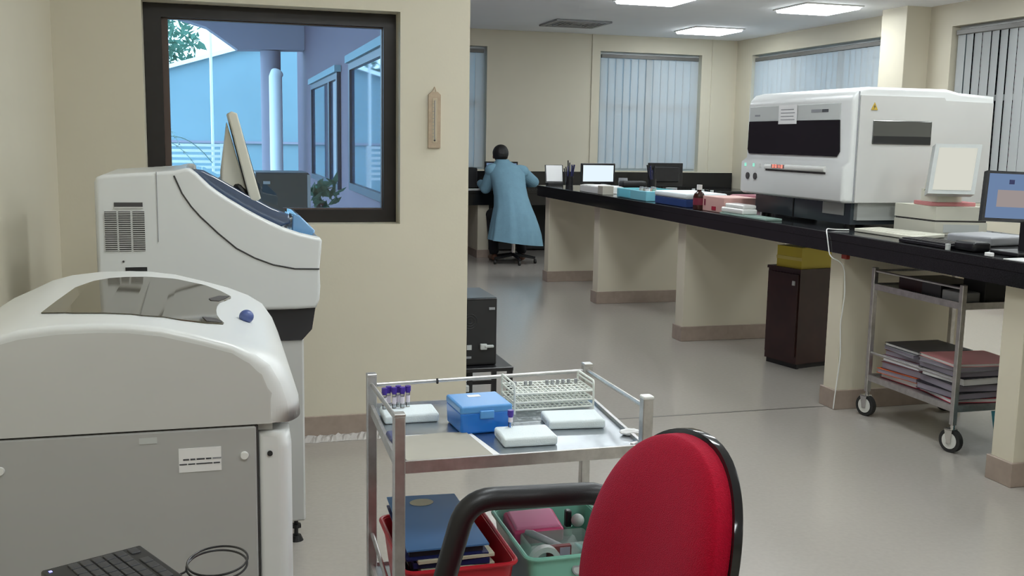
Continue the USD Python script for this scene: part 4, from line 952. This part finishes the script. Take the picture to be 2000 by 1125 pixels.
solo('white_cable', 'white cable looping over the bench edge and down the pier', 'cable', tube(bend([(3.12, 4.60, .9165), (3.05, 4.63, .9165), (2.985, 4.60, .925), (2.972, 4.565, .89), (2.974, 4.535, .785), (3.02, 4.50, .765), (3.041, 4.498, .72), (3.042, 4.485, .60), (3.040, 4.505, .45), (3.042, 4.49, .28), (3.028, 4.498, .06), (3.026, 4.50, .006)], .03, 5), .0031, 8), plast_rim)
solo('red_clip', 'small red clip under the bench edge beside the white cable', 'clip', bx(3.02, 3.041, 4.46, 4.505, .782, .809, .002), mat('red_clip_m', S(150, 44, 30), .5))
bk = T('black_keyboard', 'black keyboard lying at the bench edge in front of the blue screen', 'keyboard', (3.1, 3.6, .912))
bk.p('case', bx(3.01, 3.15, 3.72, 4.05, .9125, .929, .003), black_pl); bk.p('keys', cat_([bx(3.018 + .021 * r_, 3.035 + .021 * r_, 3.73 + k * .0205, 3.747 + k * .0205, .929, .935) for r_ in range(6) for k in range(15)]), plast_dark, kind='stuff')
solo('card_reader', 'black barcode reader with small grey tag on the bench edge below the blue screen', 'scanner', rbx(3.03, 3.12, 3.58, 3.71, .9125, .955, .015), black_pl)
solo('white_mouse', 'pale grey computer mouse on the bench below the blue screen', 'mouse', trimesh.Trimesh(trimesh.creation.icosphere(3).vertices * (.05, .032, .017) + (3.40, 3.62, .929), trimesh.creation.icosphere(3).faces), lt_grey, smooth=True)
solo('steel_weight', 'small silver cylinder standing on the bench edge by the black keyboard', 'weight', cyl((2.998, 3.70, .9125), (2.998, 3.70, .938), .011, 18), lt_grey)
solo('white_eraser', 'small white block on the bench edge in front of the barcode reader', 'eraser', bx(2.992, 3.012, 3.44, 3.475, .9125, .928, .002), paper)
solo('white_slip', 'white paper slip at the bench edge by the right side of the picture', 'paper', rot(bx(2.99, 3.09, 3.16, 3.36, .9125, .9165), .1, (0, 0, 1), (3.04, 3.26, .91)), paper)
#solo('white_pen', 'short white pen hanging upright beside the printer and the blue screen', 'pen', cyl((3.31, 3.98, 1.155), (3.325, 3.985, 1.21), .006, 10), plast_rim)
solo('grey_paper_pile', 'crumpled grey papers on the bench between printer and blue screen', 'papers', rot(rbx(3.26, 3.50, 3.80, 4.04, .9125, .955, .012), .2, (0, 0, 1), (3.38, 3.92, .9)), grey_pl)

# ------------------------------------------------------------------ things along the bench, towards the back
Z = .9125
wc = T('white_tray', 'white tray of papers on the bench in front of the lit monitor', 'tray', (3.15, 8.2, Z))
wc.p('tray_body', cut(bx(3.02, 3.24, 7.95, 8.40, Z, .968, .003), bx(3.026, 3.234, 7.956, 8.394, Z + .01, 2)), plast_rim); wc.p('papers', bx(3.03, 3.23, 7.97, 8.38, Z + .011, .972), paper)
solo('beige_box', 'small beige carton in front of the white tray on the bench', 'carton', bx(3.005, 3.10, 7.82, 7.93, Z, .982, .002), board)
cyt = T('cyan_tray', 'light blue plastic tray of small bottles on the bench, right of the white tray', 'tray', (3.2, 7.2, Z))
cyt.p('tray_body', cut(bx(3.02, 3.36, 6.98, 7.55, Z, .985, .004), bx(3.03, 3.35, 6.99, 7.54, Z + .008, 2)), cyan_pl); cyt.p('front_label', bx(3.0175, 3.0205, 7.28, 7.50, Z + .01, .975), mat('sky_label', S(110, 200, 220), .5)); cyt.p('tray_lining', bx(3.035, 3.345, 7.0, 7.53, Z + .009, .965), mint_basket)
for k, (x, y, mt) in enumerate(((3.05, 7.02, paper), (3.06, 7.09, board), (3.06, 7.16, lt_grey), (3.12, 7.06, green_pad), (3.14, 7.14, pink_box))):
    b = T('small_vial', ['white vial at the near end of the light blue tray', 'beige vial second from the near end of the light blue tray', 'grey vial third from the near end of the light blue tray', 'pale green vial inside the light blue tray', 'pale pink vial inside the light blue tray'][k], 'vial', (x, y, .966), group='vials in the light blue tray')
    b.p('vial_body', cyl((x, y, .9655), (x, y, 1.0), .018, 14), mt); b.p('cap', cyl((x, y, 1.0), (x, y, 1.012), .014, 14), grey_pl)
cbx = T('cobalt_box', 'dark blue box with a rounded white foam lid on the bench', 'box', (3.15, 6.5, Z))
cbx.p('box_body', bx(3.02, 3.32, 6.31, 6.82, Z, .968, .004), cobalt); cbx.p('foam_lid', rbx(3.015, 3.325, 6.305, 6.825, .966, 1.005, .014), foam, smooth=60)
bo = T('brown_bottle', 'brown glass bottle with a white cap on the bench between blue and pink boxes', 'bottle', (3.03, 6.16, Z))
bo.p('bottle_body', lathe([(0, 0), (.036, 0), (.038, .004), (.038, .085), (.03, .105), (.014, .118), (.014, .13), (0, .13)], (3.04, 6.16, Z)), brown_glass); bo.p('cap', cyl((3.04, 6.16, Z + .128), (3.04, 6.16, Z + .160), .018, 18), plast_rim); bo.p('bottle_label', cyl((3.04, 6.16, Z + .03), (3.04, 6.16, Z + .075), .0385, 22), maroon)
pb = T('pink_carton', 'pale pink carton with red marks on the bench, left of the big analyzer', 'carton', (3.12, 5.95, Z))
pb.p('carton_body', bx(3.03, 3.26, 5.80, 6.085, Z, 1.008, .003), pink_box); pb.p('red_mark', bx(3.0275, 3.0305, 5.90, 5.955, Z + .012, Z + .035), red_pl); pb.p('red_mark', bx(3.0275, 3.0305, 6.045, 6.062, Z + .035, Z + .075), maroon)
solo('green_pad', 'pale green pad lying flat on the bench beside the big analyzer', 'pad', bx(2.995, 3.10, 5.22, 5.78, Z, Z + .012, .002), green_pad)
wt = T('white_dish', 'white plastic dish upside down on the green pad by the big analyzer', 'dish', (3.07, 5.65, Z))
wt.p('dish_body', rbx(3.0, 3.10, 5.50, 5.775, Z + .0125, Z + .045, .01), plast_rim, smooth=60); wt.p('dish_cap', rbx(3.02, 3.11, 5.53, 5.765, Z + .043, Z + .068, .01), plast_rim, smooth=60)
# back row of the bench
def monitor(label, x0, x1, y, z0, z1, base, front, screen_m, name='monitor'):
    t = T(name, label, 'monitor', ((x0 + x1) / 2, y, base))
    t.p('case', bx(x0, x1, y, y + .03, z0, z1, .004), black_pl)
    if front:
        q = t.p('display', bx(x0 + .018, x1 - .018, y - .002, y + .001, z0 + .02, z1 - .018), screen_m)
    else:
        t.p('rear_housing', bx(x0 + .05, x1 - .05, y - .03, y + .001, z0 + .05, z1 - .04, .01), black_pl)
    t.p('neck', bx((x0 + x1) / 2 - .03, (x0 + x1) / 2 + .03, y + .005, y + .04, base + .015, z0 + .03), black_pl); t.p('stand_base', rbx((x0 + x1) / 2 - .11, (x0 + x1) / 2 + .11, y - .05, y + .12, base, base + .017, .006), black_pl)
    return t
monitor('black monitor with a blue lit screen in front of the seated person', 3.005, 3.40, 11.6, .86, 1.082, .7625, True, screen_blue)
monitor('black monitor with a bright white screen on the bench before the back window', 3.368, 3.712, 9.34, .935, 1.128, Z, True, screen_white)
monitor('black monitor seen from behind on the bench, right of the bright screen', 4.50, 4.90, 10.35, .86, 1.115, .60, False, None)
tb = T('side_desk', 'dark desk behind the bench that carries the monitor seen from behind', 'desk', (4.8, 10.4, 0))
tb.p('desk_top', bx(4.1, 5.7, 10.1, 10.75, .57, .5995, .003), black_matt)
for x in (4.13, 5.67):
    for y in (10.13, 10.72):
        tb.p('leg', bx(x - .02, x + .02, y - .02, y + .02, 0, .57), black_matt)
cd = T('card_stand', 'white sheet on a dark slanted document stand right of the seated person', 'document stand', (3.13, 9.43, Z))
cd.p('backing', rot(bx(3.045, 3.225, 9.44, 9.446, .935, 1.108), -.2, (1, 0, 0), (3.1, 9.44, .935)), black_pl); cd.p('sheet', rot(bx(3.055, 3.215, 9.436, 9.4395, .95, 1.104), -.2, (1, 0, 0), (3.1, 9.44, .935)), paper); cd.p('foot', bx(3.06, 3.21, 9.40, 9.48, Z, .935), black_pl)
def pen_pot(label, x, y, z, n, seed):
    t = T('pen_pot', label, 'pen pot', (x, y, z)); rg = np.random.default_rng(seed)
    t.p('pot', lathe([(0, 0), (.035, 0), (.04, .09), (.037, .09), (.033, .004), (0, .004)], (x, y, z), 20), black_pl)
    for k in range(n):
        a_ = rg.uniform(0, 6.28); d = rg.uniform(.01, .06); t.p('pen', cyl((x + .015 * math.cos(a_), y + .015 * math.sin(a_), z + .01), (x + d * math.cos(a_), y + d * math.sin(a_), z + rg.uniform(.15, .24)), .006, 7), [dark_file, black_pl, navy][k % 3])
pen_pot('black pot of dark pens left of the bright monitor', 3.27, 9.40, Z, 9, 1)
pen_pot('black pot of dark pens left of the monitor seen from behind', 3.84, 8.75, Z, 9, 2)
solo('grey_mug', 'rounded grey mug right of the bright monitor', 'mug', lathe([(0, 0), (.038, 0), (.045, .05), (.042, .085), (.036, .085), (.034, .01), (0, .01)], (3.72, 9.15, Z)), grey_pl)
solo('dark_bag', 'low dark bag on the bench between bright monitor and pen pot', 'bag', rbx(3.66, 3.90, 9.0, 9.12, Z, .975, .02), black_matt)
solo('grey_tin', 'small grey tin on the bench before the monitor seen from behind', 'tin', cyl((3.46, 7.5, Z), (3.46, 7.5, Z + .075), .045, 24), grey_pl)
for k in range(5):
    x, y = 3.62 + .012 * k, 7.44 - .055 * k
    b = T('reagent_vial', f'{ORD[k]} dark reagent vial from the left before the monitor seen from behind', 'vial', (x, y, Z), group='dark reagent vials in a row')
    b.p('vial_body', cyl((x, y, Z), (x, y, Z + .055), .017, 14), dark_file); b.p('cap', cyl((x, y, Z + .055), (x, y, Z + .072), .014, 14), [lt_grey, black_pl][k % 2])
solo('red_pouch', 'dark red pouch behind the pink carton on the bench', 'pouch', rbx(3.52, 3.74, 6.42, 6.68, Z, .985, .025), maroon)
solo('white_cup', 'small white cup behind the white dish, left of the big analyzer', 'cup', lathe([(0, 0), (.03, 0), (.038, .075), (.035, .075), (.027, .004), (0, .004)], (3.55, 6.20, Z)), plast_rim)
solo('black_canister', 'black canister left of the big analyzer behind the white dish', 'canister', cat_([cyl((3.58, 6.03, Z), (3.58, 6.03, Z + .10), .05, 22), cyl((3.58, 6.03, Z + .10), (3.58, 6.03, Z + .115), .035, 22)]), black_pl)
solo('black_case', 'long black case standing on the bench behind the pink carton', 'case', bx(3.70, 3.86, 6.05, 6.45, Z, 1.075, .01), black_matt)
solo('desk_papers', 'white papers on the low back bench left of the seated person', 'papers', bx(2.45, 2.98, 11.33, 11.55, .7625, .775), paper)
solo('black_monitor_box', 'black box against the back wall at the left of the seated person', 'box', bx(2.45, 2.98, 11.85, 12.1, .7625, 1.0, .01), black_matt)

# ------------------------------------------------------------------ seated person, seen from behind
def bone(a, b, ra, rb):
    return manifold3d.Manifold.hull_points(np.vstack([np.array(a) + _ico2 * ra, np.array(b) + _ico2 * rb]))
def body(bones, length=.02, it=10):
    M_ = bones[0]
    for b in bones[1:]:
        M_ = M_ + b
    k = M_.refine_to_length(length).to_mesh(); m = trimesh.Trimesh(k.vert_properties[:, :3], k.tri_verts, process=True)
    trimesh.smoothing.filter_taubin(m, iterations=it); return m
P = np.array
pe = T('person', 'person in pale blue lab coat seated on a stool at the back bench, from behind', 'person', (3.13, 10.85, 0))
pelv, chest, neck, head = P((3.13, 10.82, .53)), P((3.10, 10.98, .93)), P((3.055, 11.06, 1.09)), P((3.045, 11.09, 1.165))
shL, shR = P((2.925, 11.0, 1.00)), P((3.275, 11.0, .985)); elL, elR = P((2.885, 11.10, .80)), P((3.45, 11.14, .87)); wrL, wrR = P((2.90, 11.36, .840)), P((3.42, 11.42, .845))
bn = [bone(pelv, chest, .15, .135), bone(P((3.0, 10.99, .95)), P((3.2, 10.99, .94)), .09, .09), bone(chest, neck, .09, .052), bone(neck, head, .05, .055), bone(head + P((0, -.012, .02)), head + P((0, .012, -.02)), .072, .062), bone(head + P((0, .03, -.045)), head + P((0, .05, -.06)), .045, .035),
      bone(head + P((0, .075, -.02)), head + P((0, .085, -.03)), .012, .012), bone(head + P((-.075, 0, -.01)), head + P((-.075, 0, -.03)), .012, .01), bone(head + P((.075, 0, -.01)), head + P((.075, 0, -.03)), .012, .01)]
for sh, el, wr1 in ((shL, elL, wrL), (shR, elR, wrR)):
    bn += [bone(sh, el, .055, .042), bone(el, wr1, .040, .026)]
    d = (wr1 - el) / np.linalg.norm(wr1 - el); side = np.cross(d, (0, 0, 1)); side /= np.linalg.norm(side); pm = wr1 + d * .05
    bn.append(bone(wr1, pm, .025, .028))
    for j, (o, L) in enumerate(((-.024, .062), (-.008, .072), (.008, .068), (.024, .052))):
        a1 = pm + side * o + d * .02; a2 = a1 + d * L * .55 + P((0, 0, -.004)); a3 = a2 + d * L * .45 + P((0, 0, -.012)); bn += [bone(a1, a2, .009, .008), bone(a2, a3, .008, .007)]
    ti = -1 if wr1[0] > 3.1 else 1
    bn += [bone(wr1 + side * ti * .02 + d * .02, wr1 + side * ti * .048 + d * .055, .010, .009)]
for s in (-1, 1):
    hip = pelv + P((s * .09, .02, -.03)); kn = P((3.13 + s * .14, 11.2, .50)); an = P((3.13 + s * .16, 11.02, .10)); bn += [bone(hip, kn, .088, .06), bone(kn, an, .058, .04), bone(an + P((0, -.03, -.055)), an + P((0, .15, -.07)), .038, .028)]
q = pe.p('body', body(bn, .018, 8), skin, smooth=60)
hr = trimesh.creation.icosphere(3); hv = hr.vertices * (.088, .095, .095) + head + P((0, -.012, .022)); hv[:, 2] = np.maximum(hv[:, 2], head[2] - .07 + .0 * hv[:, 2]); hr.vertices = hv + (meshkit.fbm(hv * 60)[:, None] - .5) * .006
pe.p('hair', hr, hair_m, parent=q, smooth=True)
tb_ = [bone(pelv + P((0, 0, -.02)), pelv + P((0, .03, .05)), .155, .15)]
for s in (-1, 1):
    hip = pelv + P((s * .09, .02, -.03)); kn = P((3.13 + s * .14, 11.2, .50)); an = P((3.13 + s * .16, 11.02, .12)); tb_ += [bone(hip, kn, .098, .07), bone(kn, an, .068, .055)]
pe.p('trousers', body(tb_, .02, 6), trouser, parent=q, smooth=60)
# coat: stacked ellipses from the hem (draped over the stool) to the collar, then sleeves
secs = [(.24, 3.145, 10.76, .300, .235), (.32, 3.143, 10.77, .285, .225), (.42, 3.140, 10.79, .262, .212), (.52, 3.135, 10.81, .235, .200), (.62, 3.128, 10.84, .205, .185), (.72, 3.118, 10.88, .188, .172), (.82, 3.108, 10.92, .186, .165), (.90, 3.10, 10.95, .192, .158), (.97, 3.09, 10.98, .200, .165), (1.03, 3.08, 11.005, .165, .155), (1.07, 3.07, 11.025, .122, .128), (1.10, 3.06, 11.045, .082, .085), (1.12, 3.058, 11.05, .068, .072)]
nn = 56; V = []; F = []
for i, (z, cx, cy2, rx, ry) in enumerate(secs):
    for j in range(nn):
        a_ = 2 * math.pi * j / nn; fold = 1 + (.035 * math.sin(9 * a_ + 1.2 * z) + .02 * math.sin(17 * a_ + 3)) * max(0, min(1, (.88 - z) / .45))
        zz_ = z - (.07 * (math.cos(a_) + .3) * .5 if i == 0 else 0)
        V.append((cx + rx * fold * math.cos(a_), cy2 + ry * fold * math.sin(a_), zz_))
for i in range(len(secs) - 1):
    for j in range(nn):
        j2 = (j + 1) % nn; a_, b_, c_, d_ = i * nn + j, i * nn + j2, (i + 1) * nn + j2, (i + 1) * nn + j; F += [(a_, b_, c_), (a_, c_, d_)]
coat = trimesh.Trimesh(V, F); inner_c = coat.copy(); inner_c.vertices = (inner_c.vertices - P((3.11, 10.88, 0))) * P((.975, .975, 1)) + P((3.11, 10.88, 0)); inner_c.invert()
sl = body([bone(shL + P((.02, 0, 0)), elL, .078, .062), bone(elL, wrL - P((.01, .03, 0)), .060, .046), bone(shL, P((3.06, 11.0, .99)), .075, .09)], .02, 6)
sr = body([bone(shR - P((.02, 0, 0)), elR, .078, .062), bone(elR, wrR - P((0, .03, 0)), .060, .046), bone(shR, P((3.12, 11.0, .98)), .075, .09)], .02, 6)
pe.p('lab_coat', cat_([coat, inner_c, sl, sr]), coat_blue, parent=q, smooth=60)
stl = T('stool', 'black swivel stool with a five star base under the seated person', 'stool', (3.13, 10.80, 0))
stl.p('seat', lathe([(0, .40), (.17, .40), (.185, .385), (.185, .36), (.17, .35), (0, .35)], (3.13, 10.80, -.035), 28), black_pl)
stl.p('gas_lift', cyl((3.13, 10.80, .07), (3.13, 10.80, .32), .022, 14), chrome)
for k in range(5):
    an = k * 2 * math.pi / 5 + .95; e = P((3.13 + .24 * math.cos(an), 10.80 + .24 * math.sin(an)))
    stl.p('base_leg', tube([(3.13, 10.80, .10), (*e, .062)], .016, 8, radii=(.022, .014)), black_pl); stl.p('caster', cyl((e[0] - .01, e[1], .024), (e[0] + .01, e[1], .024), .024, 14), rubber)
